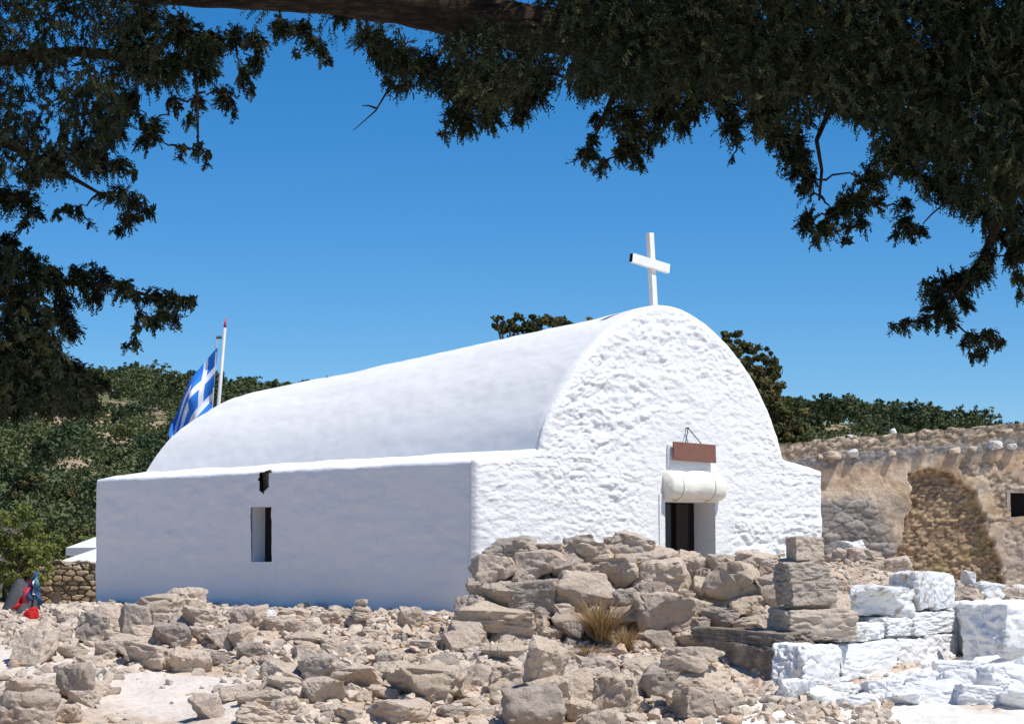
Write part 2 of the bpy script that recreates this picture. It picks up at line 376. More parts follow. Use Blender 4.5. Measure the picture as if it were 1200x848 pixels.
# shell: flank walls, ledges and vault
WS0,WS1,WZ0,WZ1=4.485,4.985,1.624,2.393
svals=np.linspace(.04,LEN,240)
for v in (WS0,WS1): svals[np.argmin(abs(svals-v))]=v
def shell(name,tz,mat,amp,hole=None,par=chapel,seed=51,dirn=None):
    """tz(k)->(t array, z array, outward nt, outward nz) for position k in 0..1 from front to rear"""
    rows=[]
    for s in svals:
        t,z,nt_,nz_=tz(s/LEN)
        a=amp*(fbm(np.full_like(t,s)*.9,t*1.1+z*1.3,oct=4,seed=seed)*1.3+(.45*fbm(np.full_like(t,s)*2.6,z*8,oct=3,seed=seed+2) if hole else 0)+.45*fbm(np.full_like(t,s)*4,t*4+z*7,oct=3,seed=seed+5))
        rim=.030*np.clip(1-(s-.04)/.10,0,1)**2
        X_,Y_=chap(t+nt_*(a-rim),s); rows.append(np.stack([X_,Y_,z+nz_*(a-rim)],1)-OFF)
    G=np.array(rows); nu,nv=G.shape[:2]
    mk=hole(svals,tz(0)[1]) if hole else None
    # outward orientation: reverse winding
    me=mesh_np(name,G.reshape(-1,3),grid_faces(nu,nv,mk)[:,::-1],[mat]); return link(name,me,par)
zw=np.linspace(.2,2.84,130)
for v in (WZ0,WZ1): zw[np.argmin(abs(zw-v))]=v
def left_wall(k):
    a=np.linspace(0,R_(80),9)[1:]; tl=np.linspace(.07,TL+.08,24)[1:]; t=np.concatenate([0*zw,.06*(1-np.cos(a)),tl]); z=np.concatenate([zw,2.84+.065*np.sin(a),lerp(2.905,ZS+.035,(tl-.06)/TL)])
    nt_=np.concatenate([-1+0*zw,-np.cos(a),0*tl-.17]); nz_=np.concatenate([0*zw,np.sin(a),0*tl+.98])
    return t,z,nt_,nz_
def hole_w(sv,zv):
    sm=(sv[:-1]+sv[1:])/2; zm=(zv[:-1]+zv[1:])/2
    m=((sm[:,None]>WS0)&(sm[:,None]<WS1)&(zm[None]>WZ0)&(zm[None]<WZ1))
    h=(((sm[:,None]-4.66-.25*(2.76-zm[None]))/.155)**2+((zm[None]-2.755)/.165)**2+.8*fbm(sm[:,None]*9+0*zm[None],zm[None]*9+0*sm[:,None],seed=3)<.9)
    return m|h
side=shell('side_wall',left_wall,M['side'],.020,hole_w)
def vault(k):
    t,z=arc(k); dt=np.gradient(t); dz=np.gradient(z); L=np.hypot(dt,dz); return t,z,-dz/L,dt/L
shell('vault_roof',vault,M['vault'],.015,seed=55)
def right_ledge(k):
    t=np.linspace(TR-.06,FW-.05,18); return t,lerp(ZS+.02,ZE,(t-TR+.06)/(FW-TR)),0*t,0*t+1
shell('ledge',right_ledge,M['vault'],.008,seed=57)
def right_wall(k):
    z=np.linspace(2.905,.2,60); return FW+0*z,z,1+0*z,0*z
shell('side_wall',right_wall,M['side'],.012,seed=59)
# rear wall
tt=np.linspace(0,FW,120); zt=prof_top(tt,1.0)-.02; zz=np.linspace(0,1,60)
TT=np.repeat(tt[:,None],60,1).ravel(); ZZ=(.2+(zt[:,None]-.2)*zz[None]).ravel(); X_,Y_=chap(TT,LEN-.01,.0)
link('rear_wall',mesh_np('rear_wall',np.stack([X_,Y_,ZZ],1)-OFF,grid_faces(120,60)[:,::-1],[M['side']]),chapel)
FR=math.atan2(D2[1],D2[0])
def cbox(mb,t,s,z,dt,ds,dz):
    X_,Y_=chap(t,s); mb.box((X_-OFF[0],Y_-OFF[1],z-OFF[2]),(dt,ds,dz),FR)
# door recess
j=MB(); zc=(DZT+.3)/2; cbox(j,DT0-.05,.19,zc,.10,.42,DZT-.3); cbox(j,DT1+.05,.19,zc,.10,.42,DZT-.3); cbox(j,(DT0+DT1)/2,.19,DZT+.05,DT1-DT0+.2,.42,.10); j.build('door_jamb',M['wash'],chapel)
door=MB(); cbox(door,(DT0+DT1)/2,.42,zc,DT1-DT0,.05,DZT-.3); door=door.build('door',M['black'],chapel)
mb=MB(); cbox(mb,DT0+.26,.375,zc,.42,.035,DZT-.34); l1=mb.build('door_panel',M['doorleaf'],door,bevel=.004)
mb=MB(); cbox(mb,DT0+.58,.35,zc,.06,.05,DZT-.32); cbox(mb,DT0+.72,.37,zc,.16,.035,DZT-.34); mb.build('door_frame',M['doorwood'],door,bevel=.004)
# rounded hood above the door
prof=[(0,2.84),(.06,2.835),(.13,2.81),(.19,2.77),(.235,2.71),(.255,2.64),(.25,2.57),(.22,2.51),(.17,2.47),(.10,2.445),(0,2.44)]
hv=[];hf=[]; H0,H1=3.27,4.31; ns=26
for i in range(ns):
    a=i/(ns-1); t=lerp(H0,H1,a); endf=min(1,math.sqrt(min(1,(a+.01)/.12)))*min(1,math.sqrt(min(1,(1.01-a)/.10)))
    sag=.018*math.sin(a*3.1)+.010*math.sin(a*13)+.006*math.sin(a*29)
    for (q_,z) in prof:
        X_,Y_=chap(t,0,q_*.86*lerp(.72,1,endf)+.001); hv.append((X_-OFF[0],Y_-OFF[1],lerp(2.62,z,lerp(.90,1,endf))+sag-OFF[2]))
npf=len(prof)
for i in range(ns-1):
    for k in range(npf-1): hf.append((i*npf+k,i*npf+k+1,(i+1)*npf+k+1,(i+1)*npf+k))
hf.append(tuple(range(npf))); hf.append(tuple((ns-1)*npf+k for k in range(npf))[::-1])
mb=MB(); mb.v=hv; mb.f=[list(f) for f in hf]; hood=mb.build('door_hood',M['ivory'],chapel,True)
for t in (3.46,4.06): # raised ribs of the hood
    mb=MB(); pts=[(*[c-o for c,o in zip(chap(t,0,q_*.86+.006),OFF)],z-OFF[2]+.004) for q_,z in prof]; mb.tube(pts,.012,6); mb.build('rib',M['ivory'],hood,True)
mb=MB(); cbox(mb,3.74,-.014,2.98,.80,.06,.44); mb.build('plaster_panel',M['wash'],chapel,bevel=.012)
# window slit
mb=MB()
def wbox(mb,s,t,z,ds,dt,dz):
    X_,Y_=chap(t,s); mb.box((X_-OFF[0],Y_-OFF[1],z-OFF[2]),(dt,ds,dz),FR)
wc=(WS0+WS1)/2; wz=(WZ0+WZ1)/2
wbox(mb,WS0-.04,.155,wz,.08,.23,WZ1-WZ0); wbox(mb,WS1+.04,.155,wz,.08,.23,WZ1-WZ0); wbox(mb,wc,.155,WZ1+.04,WS1-WS0+.16,.23,.08); wbox(mb,wc,.155,WZ0-.04,WS1-WS0+.16,.23,.08)
win=mb.build('window',M['side'],chapel)
mb=MB(); wbox(mb,wc,.26,wz,WS1-WS0+.02,.03,WZ1-WZ0+.02); mb.build('interior_shade',M['black'],win)  # black sheet in place of the dark interior behind the slit
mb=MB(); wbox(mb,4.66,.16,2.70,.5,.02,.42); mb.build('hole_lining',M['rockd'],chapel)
# a jagged stone stuck in the hole under the eave
# ------------------------------------------------------------------ rocks
def rock_mesh(seed,kind):
    g=np.random.default_rng(seed); bm=bmesh.new()
    n={'ang':12,'slab':14,'round':18,'block':8}[kind]; pts=[]
    if kind=='block':
        for a in (-1,1):
            for b_ in (-1,1):
                for c_ in (-1,1): pts.append((np.array([a,b_,c_])*.5*g.uniform(.80,1,3)))
        for _ in range(5): 
            p=g.uniform(-.5,.5,3); p[g.integers(3)]=.5*g.choice([-1,1]); pts.append(p)
    else:
        for _ in range(n):
            d=g.normal(size=3); d/=np.linalg.norm(d); pw={'ang':.62,'slab':.55,'round':.85}[kind]
            p=np.sign(d)*np.abs(d)**pw*.5*g.uniform(.86,1.05); pts.append(p)
    for p in pts: bm.verts.new(p)
    r=bmesh.ops.convex_hull(bm,input=bm.verts[:])
    bmesh.ops.delete(bm,geom=[v for v in bm.verts if not v.link_faces],context='VERTS')
    bmesh.ops.triangulate(bm,faces=bm.faces[:])
    # even out triangle sizes then subdivide
    for it in range(5):
        L=[e for e in bm.edges if e.calc_length()>(.34,.2,.11,.075,.055)[it]]
        if L: bmesh.ops.subdivide_edges(bm,edges=L,cuts=1); bmesh.ops.triangulate(bm,faces=[f for f in bm.faces if len(f.verts)>3])
    for _ in range({'ang':1,'slab':1,'round':2,'block':1}[kind]): bmesh.ops.smooth_vert(bm,verts=bm.verts[:],factor=.2 if kind in('ang','slab') else .4,use_axis_x=True,use_axis_y=True,use_axis_z=True)
    bm.normal_update(); V=np.array([v.co[:] for v in bm.verts]); Nn=np.array([v.normal[:] for v in bm.verts])
    o=g.uniform(0,50,3)
    a=.042*fbm(V[:,0]*2.6+o[0],V[:,1]*2.6+o[1],V[:,2]*2.6+o[2],oct=3,seed=seed)
    rg=1-np.abs(fbm(V[:,0]*4+o[1],V[:,1]*4+o[2],V[:,2]*4.3+o[0],oct=3,seed=seed+3))*2
    cr=np.clip(1-np.abs(fbm(V[:,0]*2.2+o[2],V[:,1]*2.2+o[0],V[:,2]*2.2+o[1],oct=2,seed=seed+14))*14,0,1)
    a=a-.030*cr+.040*(np.clip(rg,0,1)-.7)*(-1 if kind!='round' else -.7)+.030*fbm(V[:,0]*9+o[0],V[:,1]*9,V[:,2]*9,oct=3,seed=seed+9)
    V=V+Nn*a[:,None]; mn,mx=V.min(0),V.max(0); V=(V-(mn+mx)/2)/(mx-mn)
    for v,c in zip(bm.verts,V): v.co=c
    me=bpy.data.meshes.new('rock'); bm.to_mesh(me); bm.free()
    me.polygons.foreach_set('use_smooth',np.full(len(me.polygons),True)); me.set_sharp_from_angle(angle=R_(24))
    return me
LIB={}
for kind,cnt in (('ang',12),('slab',6),('round',6),('block',6)):
    LIB[kind]=[rock_mesh(100+31*i+{'ang':0,'slab':1000,'round':2000,'block':3000}[kind],kind) for i in range(cnt)]
_mm={}
def lib(kind,mat,i):
    key=(kind,mat,i)
    if key not in _mm:
        me=LIB[kind][i].copy(); me.materials.append(M[mat]); _mm[key]=me
    return _mm[key]
NR=[0]
def rock(loc,dims,label,group=None,kind='ang',mat='rock',rot=None,name='rock',cat='rock',parent=None,i=None):
    g=RNG; i=int(g.integers(len(LIB[kind]))) if i is None else i
    o=bpy.data.objects.new(name,lib(kind,mat,i)); COL.objects.link(o)
    o.location=loc; o.scale=dims
    if rot is None: rot=(g.uniform(-.12,.12),g.uniform(-.14,.14),g.uniform(-.35,.35)+(math.pi if g.random()<.5 else 0))
    o.rotation_euler=rot
    if parent: o.parent=parent
    else: tag(o,label,cat,group)
    NR[0]+=1
    return o
def wallY(row): return 27.25+(748-row)/110*.95
G_W='stones heaped in the rubble wall'; G_F='loose rocks of the rubble field'; G_L='rocks heaped at the far left'
SCL=1.24
def prock(cx,cy,w,h,where='f',label=None,kind='ang',mat=None,rot=None,depth=None,dy=0,name='rock',cat='rock',i=None):
    """place a rock surveyed in the photo: centre and size in photo pixels"""
    if where=='w': Yc=wallY(cy)+dy; P=at(cx,cy,Yc)
    elif where=='f':
        g_=gray(cx,cy+h*.38); Yc=g_[1]+w*.40*mpp(g_[1])*.6; P=at(cx,cy,Yc)
    else: Yc=where; P=at(cx,cy,Yc)
    k=mpp(Yc)*SCL; W,Hh=w*k,h*k; Dp=depth if depth else (W*.55+Hh*.45)
    if mat is None: mat=['rock','rock','rock','rock2','rockg'][int(RNG.integers(5))]
    grp=None
    if label is None:
        if where=='w': label,grp='weathered beige limestone rock heaped in the dry rubble bank before the sunny front',G_W
        elif cx<300: label,grp='pale limestone rock lying loose left of the slit window',G_L
        else: label,grp='pale limestone rock lying loose in the rubble field below the shaded side wall',G_F
    return rock(P,(W,Dp,Hh),label,grp,kind,mat,rot,name,cat,i=i)
def c3(x,y,w,h): return 500+x*.2924,600+y*.2924,w*.2924,h*.2924
def c4(x,y,w,h): return 750+x*.2924,600+y*.2924,w*.2924,h*.2924
def c1(x,y,w,h): return x*.34,560+y*.34,w*.34,h*.34
def c2(x,y,w,h): return 250+x*.25,640+y*.25,w*.25,h*.25
def c5(x,y,w,h): return 950+x*.2924,600+y*.2924,w*.2924,h*.2924
# rubble wall before the facade
W3=[((340,145,190,85),'long grey-brown rock on top of the rubble bank at its left end','slab','rockg'),
((490,148,140,50),'flat low rock next to the long one on top of the bank','slab','rock'),
((615,135,110,80),None,'ang','rockg'),((645,178,140,110),'tan smooth-faced rock near the top of the bank, tilted','ang','rock2'),
((830,142,160,105),'pointed grey boulder on the bank crest just left of the doorway','ang','rock'),
((268,238,165,115),'big brown block at the upper left corner of the bank','ang','rock'),
((345,215,80,60),None,'ang','rock'),((440,215,200,115),'broad pale rock in the upper middle of the bank','ang','rock'),
((550,240,150,120),'dark brown shaded rock under the tan one','ang','rockg'),((640,245,130,70),None,'slab','rock2'),
((760,248,170,120),None,'ang','rock2'),((880,190,210,90),'wide flat slab below the doorway on the bank','slab','rock2'),
((930,265,210,155),'large angular block under the flat slab by the doorway','ang','rock'),
((290,325,180,95),'grey arched rock low at the left end of the bank','ang','rockg'),
((440,335,180,110),'grey squared stone in the middle course of the bank','block','rockg'),
((620,330,210,145),'largest smooth grey-beige boulder left of the dry grass tuft','round','rock'),
((785,345,120,80),None,'ang','rockg'),((895,345,140,115),None,'ang','rockg'),
((950,425,215,175),'huge rounded boulder right of the dry grass tuft','round','rock2'),
((170,375,120,80),None,'ang','rock'),((275,428,285,115),'wide pale slab tilted at the foot of the bank, left end','slab','rock2'),
((400,395,100,50),None,'ang','rockg'),((535,412,100,75),None,'ang','rock'),((465,412,70,60),None,'ang','rockg'),
((575,455,120,95),None,'ang','rock'),((440,470,90,100),None,'ang','rock'),((335,495,140,70),None,'round','rock2'),
((800,405,110,70),None,'ang','rock'),((920,525,130,95),None,'ang','rockg'),((850,555,120,80),None,'ang','rock'),
((500,490,80,60),None,'ang','rock'),((700,430,90,90),None,'ang','rockg'),((690,500,110,70),None,'ang','rockg'),
((390,280,90,60),None,'ang','rock'),((560,165,90,60),None,'ang','rock2'),((720,180,90,70),None,'ang','rock'),((745,120,60,45),None,'ang','rock'),
((215,300,90,70),None,'ang','rockg')]
for a,lab,k,mt in W3: prock(*c3(*a),where='w',label=lab,kind=k,mat=mt)
W4=[((375,290,225,165),'big rounded beige boulder right of the doorway in the bank','round','rock2'),
((240,300,70,70),None,'round','rock2'),((185,330,70,45),None,'ang','rock2'),((200,215,100,105),None,'ang','rock'),((300,200,65,60),None,'ang','rock'),
((470,195,160,65),'flat rock on the bank crest between the door and the cairn','slab','rock'),((520,330,130,140),None,'ang','rock'),
((430,370,135,80),'flat stone with a smaller pebble leaning on it, left of the cairn','slab','rock2'),((465,395,80,60),None,'round','rock2'),
((475,458,200,85),'knobbly flat rock on the dark slab beside the cairn','ang','rock2'),
((80,330,100,80),None,'ang','rock'),((230,385,95,70),None,'ang','rock2'),((320,420,140,75),None,'ang','rockg'),((360,205,80,60),None,'ang','rock'),
((420,230,90,70),None,'ang','rock'),((250,250,60,50),None,'ang','rockg'),((520,240,90,70),None,'ang','rock'),((110,210,60,60),None,'ang','rock'),
((560,270,80,60),None,'ang','rock2'),((170,440,100,80),None,'ang','rock2'),((235,455,80,60),None,'ang','rockg'),((190,510,110,80),None,'ang','rock2')]
for a,lab,k,mt in W4: prock(*c4(*a),where='w',label=lab,kind=k,mat=mt)
# stacked cairn on the bank corner
for (a,lab,k,mt) in [((658,145,115,85),'blocky warm capstone topping the tall stone stack','block','rock2'),
((655,197,178,34),'thin flat stone right under the capstone of the tall stack','slab','rock'),
((645,245,170,78),'dark squared stone, third from the top of the tall stack','block','rockg'),
((662,322,195,88),'grey square stone in the middle of the tall stack','block','rockg'),
((665,378,185,32),'thin flake of stone above the big base block of the tall stack','slab','rock'),
((690,447,275,118),'biggest pale block at the base of the tall stone stack','block','rock2')]:
    Yc=26.1; x_,y_,w_,h_=c4(*a); prock(x_,y_,w_*.97,h_*.97,where=Yc,label=lab,kind=k,mat=mt,rot=(0,random.uniform(-.03,.03),random.uniform(.28,.55)))
for a,mt,Yc in [((775,310,120,80),'rock2',27.2),((785,375,90,100),'rock2',26.9),((760,440,90,90),'rock2',26.6),((840,310,80,60),'rock',27.6),((850,365,50,60),'rock2',27.4)]:
    x_,y_,w_,h_=c4(*a); prock(x_,y_,w_,h_,where=Yc,mat=mt,label='beige rock packed behind the tall stone stack').__setitem__('group','rocks packed behind the stone stack')
# dark slabs under the cairn (shaded return of the low wall)
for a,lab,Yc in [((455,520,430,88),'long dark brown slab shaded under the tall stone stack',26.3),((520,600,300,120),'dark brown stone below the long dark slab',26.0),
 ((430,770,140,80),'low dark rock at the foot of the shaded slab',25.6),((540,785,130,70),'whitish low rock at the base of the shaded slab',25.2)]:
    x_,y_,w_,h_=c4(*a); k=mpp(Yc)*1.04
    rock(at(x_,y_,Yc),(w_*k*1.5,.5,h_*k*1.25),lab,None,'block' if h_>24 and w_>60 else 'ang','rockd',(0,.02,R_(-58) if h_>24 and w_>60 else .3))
# mound of small rocks behind the cairn with a flat white stone
prock(*c5(150,140,125,46),where=30.0,label='flat whitish stone crowning the mound right of the chapel corner',kind='slab',mat='rockw')
prock(*c5(195,138,40,44),where=30.05,label='small pointed whitish stone beside the flat one on the mound',mat='rockw')
prock(*c5(340,212,110,60),where=29.9,label='dark hollowed rock between the mound and the limewashed wall',mat='rock')
for i in range(46):
    a=random.random(); cx=lerp(60,265,a)+random.uniform(-10,10); cy=random.uniform(185+40*abs(a-.35),310); 
    prock(*c5(cx,cy,random.uniform(28,70),random.uniform(22,48)),where=29.3+(300-cy)/150*.9,label='small crumbled rock in the mound right of the stone stack',mat=random.choice(['rock','rock2'])).__setitem__('group','crumbled rocks of the mound')
for cx,cy,w_,h_ in ((120,172,70,50),(180,170,90,55),(235,180,70,50),(150,200,80,50),(90,190,60,45),(265,210,60,50)):
    prock(*c5(cx,cy,w_,h_),where=29.9,label='small crumbled rock in the mound right of the stone stack',mat='rock2').__setitem__('group','crumbled rocks of the mound')
# three stacked in front
prock(*c4(215,590,205,88),where=22.55,label='pale top stone of the three-stone stack in the foreground',kind='ang',mat='rock2')
prock(*c4(245,675,190,92),where=22.5,label='middle stone of the three-stone stack in the foreground',kind='ang',mat='rock2')
prock(*c4(262,775,190,118),where=22.45,label='blocky bottom stone of the three-stone stack in the foreground',kind='block',mat='rock')
# field rocks
F3=[((475,600,150,170),'upright knobbly stone standing like a stele in the foreground','ang','rock2',22.3),
((485,700,150,80),'pale flat stone carrying the upright knobbly stone','slab','rock2',22.2),
((430,800,230,190),'big dark-faced wedge under the upright stone','ang','rockg',22.1),
((340,690,160,140),None,'ang','rock',0),((600,720,140,160),'tall leaning rock right of the upright stone','ang','rock2',0),
((770,740,160,180),'large cream boulder at the bottom between upright stone and three-stone stack','ang','rock2',0),
((690,840,150,90),None,'ang','rock2',0),((50,690,180,160),None,'ang','rock2',0),((75,640,100,120),None,'ang','rockg',0),
((220,550,120,45),None,'slab','rock2',0),((240,670,210,100),'broad low mound-like rock left of the upright stone','round','rock',0),
((970,690,190,150),'brown jagged rock left of the three-stone stack','ang','rockg',0),((1000,600,110,85),None,'ang','rock2',0),
((100,805,110,45),None,'ang','rock',0),((320,565,160,70),None,'ang','rock2',0),((700,620,150,65),None,'slab','rock2',0),((850,620,140,75),None,'ang','rock2',0),
((155,500,140,100),'grey rounded rock just below the wide tilted slab','round','rock',0),((520,560,90,60),None,'ang','rock',0),
((620,800,120,90),None,'ang','rock2',0),((870,700,90,80),None,'ang','rock',0),((560,650,90,70),None,'ang','rock2',0)]
for a,lab,k,mt,Yc in F3: prock(*c3(*a),where=Yc if Yc else 'f',label=lab,kind=k,mat=mt)
F1=[((380,490,90,80),None,'round','rock'),((465,505,95,120),'dark-faced rock at the left of the long pale outcrop','ang','rockg'),
((550,450,130,80),None,'ang','rock2'),((630,432,150,95),'highest long pale boulder by the left end of the shaded wall','round','rock2'),
((330,520,95,110),None,'ang','rockg'),((440,590,120,85),None,'ang','rock2'),((500,545,90,70),None,'ang','rock'),((500,620,140,90),None,'ang','rock2'),
((590,630,100,70),None,'ang','rock2'),((600,550,110,90),None,'ang','rockg'),((660,640,120,90),None,'ang','rock'),((760,565,90,70),None,'ang','rock'),
((820,555,90,95),None,'ang','rock'),((860,485,110,70),None,'ang','rock2'),((740,625,90,60),None,'ang','rockg'),((690,485,120,70),None,'ang','rock2'),
((120,585,120,150),'big grey outcrop block at far left behind the red bag','ang','rock'),((200,550,90,70),None,'ang','rock'),
((270,705,120,130),'dark pointed boulder in the left foreground dust','ang','rockg'),((110,740,160,90),'grey low boulder at the left edge of the dusty patch','ang','rock'),
((90,800,200,120),'large pale boulder in the bottom left corner','round','rock'),((290,765,100,60),None,'ang','rock2'),((220,810,100,70),None,'ang','rock2'),
((310,640,80,55),None,'ang','rock'),((370,595,70,60),None,'ang','rock'),((710,795,100,90),'grey rock half sunk in the white dust','ang','rock'),
((820,740,120,55),None,'slab','rock'),((870,810,60,70),None,'ang','rock2'),((230,485,60,40),None,'ang','rock'),((565,500,90,60),None,'ang','rock'),
((640,500,100,60),None,'ang','rock'),((700,545,90,60),None,'ang','rock'),((400,560,80,60),None,'ang','rock'),((250,600,90,50),None,'ang','rock2'),((320,730,90,60),None,'ang','rock')]
for a,lab,k,mt in F1: prock(*c1(*a),label=lab,kind=k,mat=mt)
F2=[((150,340,120,100),None,'ang','rock'),((245,325,80,55),'small white-topped rock against the base of the shaded wall','ang','rockw'),
((360,318,150,55),'flat greenish slab resting at the base of the shaded wall','slab','rock'),((300,365,120,75),None,'ang','rock2'),((120,425,120,110),None,'ang','rockg'),
((30,440,100,95),None,'ang','rockg'),((390,385,100,85),None,'ang','rock'),((455,385,80,75),None,'ang','rock'),((545,335,100,60),None,'ang','rock'),
((605,315,80,45),None,'ang','rock'),((675,362,100,65),'dark-faced rock under the tiny three-pebble cairn','ang','rockg'),
((925,345,100,110),'upright pale rock at the wall base, right of the tiny cairn','ang','rock2'),((1040,360,100,55),None,'ang','rock'),((1190,300,90,90),None,'ang','rock'),
((1165,445,140,115),'grey wedge rock left of the bank foot','ang','rock'),((440,430,160,60),None,'slab','rock'),((180,505,120,105),None,'ang','rockg'),
((870,435,60,50),None,'ang','rockg'),((780,500,95,85),'small split rock with a dark triangular face in mid field','ang','rock2'),((500,570,160,150),'dark-sided block in the middle of the field','ang','rockg'),
((595,590,130,95),'pale-topped rock joined to the dark-sided block','ang','rock2'),((680,625,195,115),'wide dark-shadowed slab in the middle foreground','ang','rock'),((820,530,100,80),None,'ang','rock2'),
((850,600,180,105),None,'ang','rock2'),((995,660,300,165),'largest pale wedge slab in the middle foreground','ang','rock2'),((1090,590,100,120),None,'ang','rockg'),
((870,785,250,115),'rounded grey boulder cut by the bottom edge, middle','round','rock'),((1120,780,130,60),None,'ang','rockg'),((515,690,170,130),'rounded cream boulder at the bottom, left of the wide slab','round','rock2'),
((690,705,90,50),None,'ang','rock2'),((240,720,210,90),None,'ang','rock2'),((210,800,190,90),'flat-topped rock at the bottom left of centre','ang','rock'),((340,755,120,90),None,'ang','rock'),
((330,590,190,90),None,'ang','rock2'),((340,650,170,70),None,'ang','rock2'),((1150,640,90,130),None,'ang','rock'),((250,545,70,65),None,'ang','rock'),
((800,690,130,70),None,'ang','rock2'),((640,800,100,80),None,'ang','rock2'),((560,770,90,60),None,'ang','rock2'),((430,500,110,70),None,'ang','rock'),((620,480,120,60),None,'ang','rock2'),
((980,470,110,60),None,'ang','rock2'),((730,420,90,50),None,'ang','rock2'),((1060,450,90,60),None,'ang','rock2')]
for a,lab,k,mt in F2: prock(*c2(*a),label=lab,kind=k,mat=mt)
# tiny cairn of three pebbles
for (a,lab) in [((690,323,65,42),'bottom pebble of the tiny cairn by the shaded wall'),((697,294,66,27),'middle pebble of the tiny cairn by the shaded wall'),((693,266,52,32),'round top pebble of the tiny cairn by the shaded wall')]:
    prock(*c2(*a),where=28.6,label=lab,kind='round',mat='rock2',rot=(0,0,0))
prock(*c5(630,265,50,55),where=30.4,label='little pointed stone balanced at the right behind the limewashed wall',mat='rockw')
prock(*c5(640,300,62,30),where=30.4,label='flat pebble carrying the little pointed stone at the right',mat='rock2',kind='slab')
for a in [(620,335,100,60),(710,305,110,50),(790,330,90,50),(850,320,80,50),(560,300,70,50),(740,340,120,50),(830,370,100,60),(660,350,80,40)]:
    prock(*c5(*a),where=30.0-(a[1]-300)/60*.5,mat=random.choice(['rockw','rock','rock2']),label='pale rock along the top behind the limewashed masonry at right').__setitem__('group','pale rocks topping the right end')

# ------------------------------------------------------------------ low limewashed wall at the right
lw=thing('limewashed_wall','low ruined wall of big limewashed blocks at the right','wall',(KW[0],KW[1],gz(KW[0]+.3,KW[1])))
LO=np.array(lw.location)
def wall_block(x0,y0,x1,y1,mat='white',kind='block',thick=.42,out=0.0,nm='stone_block'):
    t0,zb0=on_plane(x0,y1,KW,KD); t1,zb1=on_plane(x1,y1,KW,KD); _,zt0=on_plane(x0,y0,KW,KD); _,zt1=on_plane(x1,y0,KW,KD)
    t=(t0+t1)/2; z0=(zb0+zb1)/2; z1=(zt0+zt1)/2; nrm=np.array([KD[1],-KD[0]])
    c=KW+KD*t+nrm*(out-thick/2)
    o=rock((c[0]-LO[0],c[1]-LO[1],(z0+z1)/2-LO[2]),((t1-t0)*1.015,thick,(z1-z0)*1.03),None,None,kind,mat,(random.uniform(-.03,.03),random.uniform(-.03,.03),math.atan2(KD[1],KD[0])+random.uniform(-.03,.03)),nm,parent=lw)
    return o
for b_ in [(944,752,990,806),(988,750,1056,797),(1054,745,1091,786),(1088,741,1124,778),(986,729,1019,753,'rockw'),(1017,729,1043,750),(1042,722,1073,746),(1071,715,1126,744),
 (1078,668,1099,716,'rockw'),(1096,669,1123,716),(1082,770,1126,805),(1124,765,1152,800),(944,800,985,824,'rockw'),(984,796,1030,824),(1028,790,1084,816),(1122,712,1140,770),(1138,706,1166,738),(1120,740,1152,774)]:
    wall_block(*b_[:4],**({'mat':b_[4]} if len(b_)>4 else {}))
o=wall_block(1026,683,1082,724,mat='rockw',thick=.7,kind='ang'); o['label']='large block with a bare brown end'
core=MB()
nrm=np.array([KD[1],-KD[0]]); a0=KW+KD*.30-nrm*.14; a1=KW+KD*5.3-nrm*.14; a2=KW+KD*5.3-nrm*1.1; a3=KW+KD*1.0-nrm*.9
vs=[]
for z_lo,z_hi in ((0,1),):
    P4=[(a0,.66),(KW+KD*1.6-nrm*.14,.70),(KW+KD*2.2-nrm*.14,.98),(a1,1.12),(a2,1.12),(a3,.66)]
n=len(P4)
core.v=[(p[0]-LO[0],p[1]-LO[1],0-LO[2]) for p,h in P4]+[(p[0]-LO[0],p[1]-LO[1],h-LO[2]) for p,h in P4]
core.f=[[i,(i+1)%n,n+(i+1)%n,n+i] for i in range(n)]+[list(range(n))[::-1],list(range(n,2*n))]
core.build('rubble_core',M['rockw'],lw)
# big white masses and white rubble right of it
rock(at(1186,738,28.4),(1.15,.9,.76),'big limewashed boulder with a shaded flank at the right edge',None,'block','white',(0,.05,R_(38)))
rock(at(1152,735,29.2),(.72,.8,.70),'limewashed block wedged between the low wall end and the big white boulder',None,'block','white',(0,-.04,R_(20)))
rock(at(1188,757,26.9),(.46,.5,.40),'part limewashed rock in front of the big white boulder at the right edge',None,'round','rockw')
WLAB='limewashed white rock spilled below the low limewashed wall'
spots=[(1130,800,60,34,25.3),(1180,796,70,40,25.0),(1100,812,64,30,24.6),(1150,816,50,26,24.3),(1200,818,60,34,24.2),(1060,818,50,22,24.4),(1010,822,50,20,24.2),(965,818,40,22,24.4),(1085,795,44,24,25.2),(1170,782,50,30,25.8),(1205,790,50,44,25.5),(1035,808,40,22,24.8),(990,812,40,20,24.7),(935,812,40,34,24.7),(1122,786,50,26,25.8),(1150,775,40,24,26.2),(1215,765,50,50,26.2)]
for s_ in spots:
  g_=gray(s_[0],s_[1]+s_[3]*.3); kk=mpp(g_[1])
  rock((g_[0],g_[1]+.1,g_[2]+s_[3]*kk*.22),(s_[2]*kk*1.15,s_[2]*kk,s_[3]*kk*1.15),WLAB,'white rocks spilled below the limewashed wall',random.choice(['ang','round','block']),'white')
print('rocks placed',NR[0])

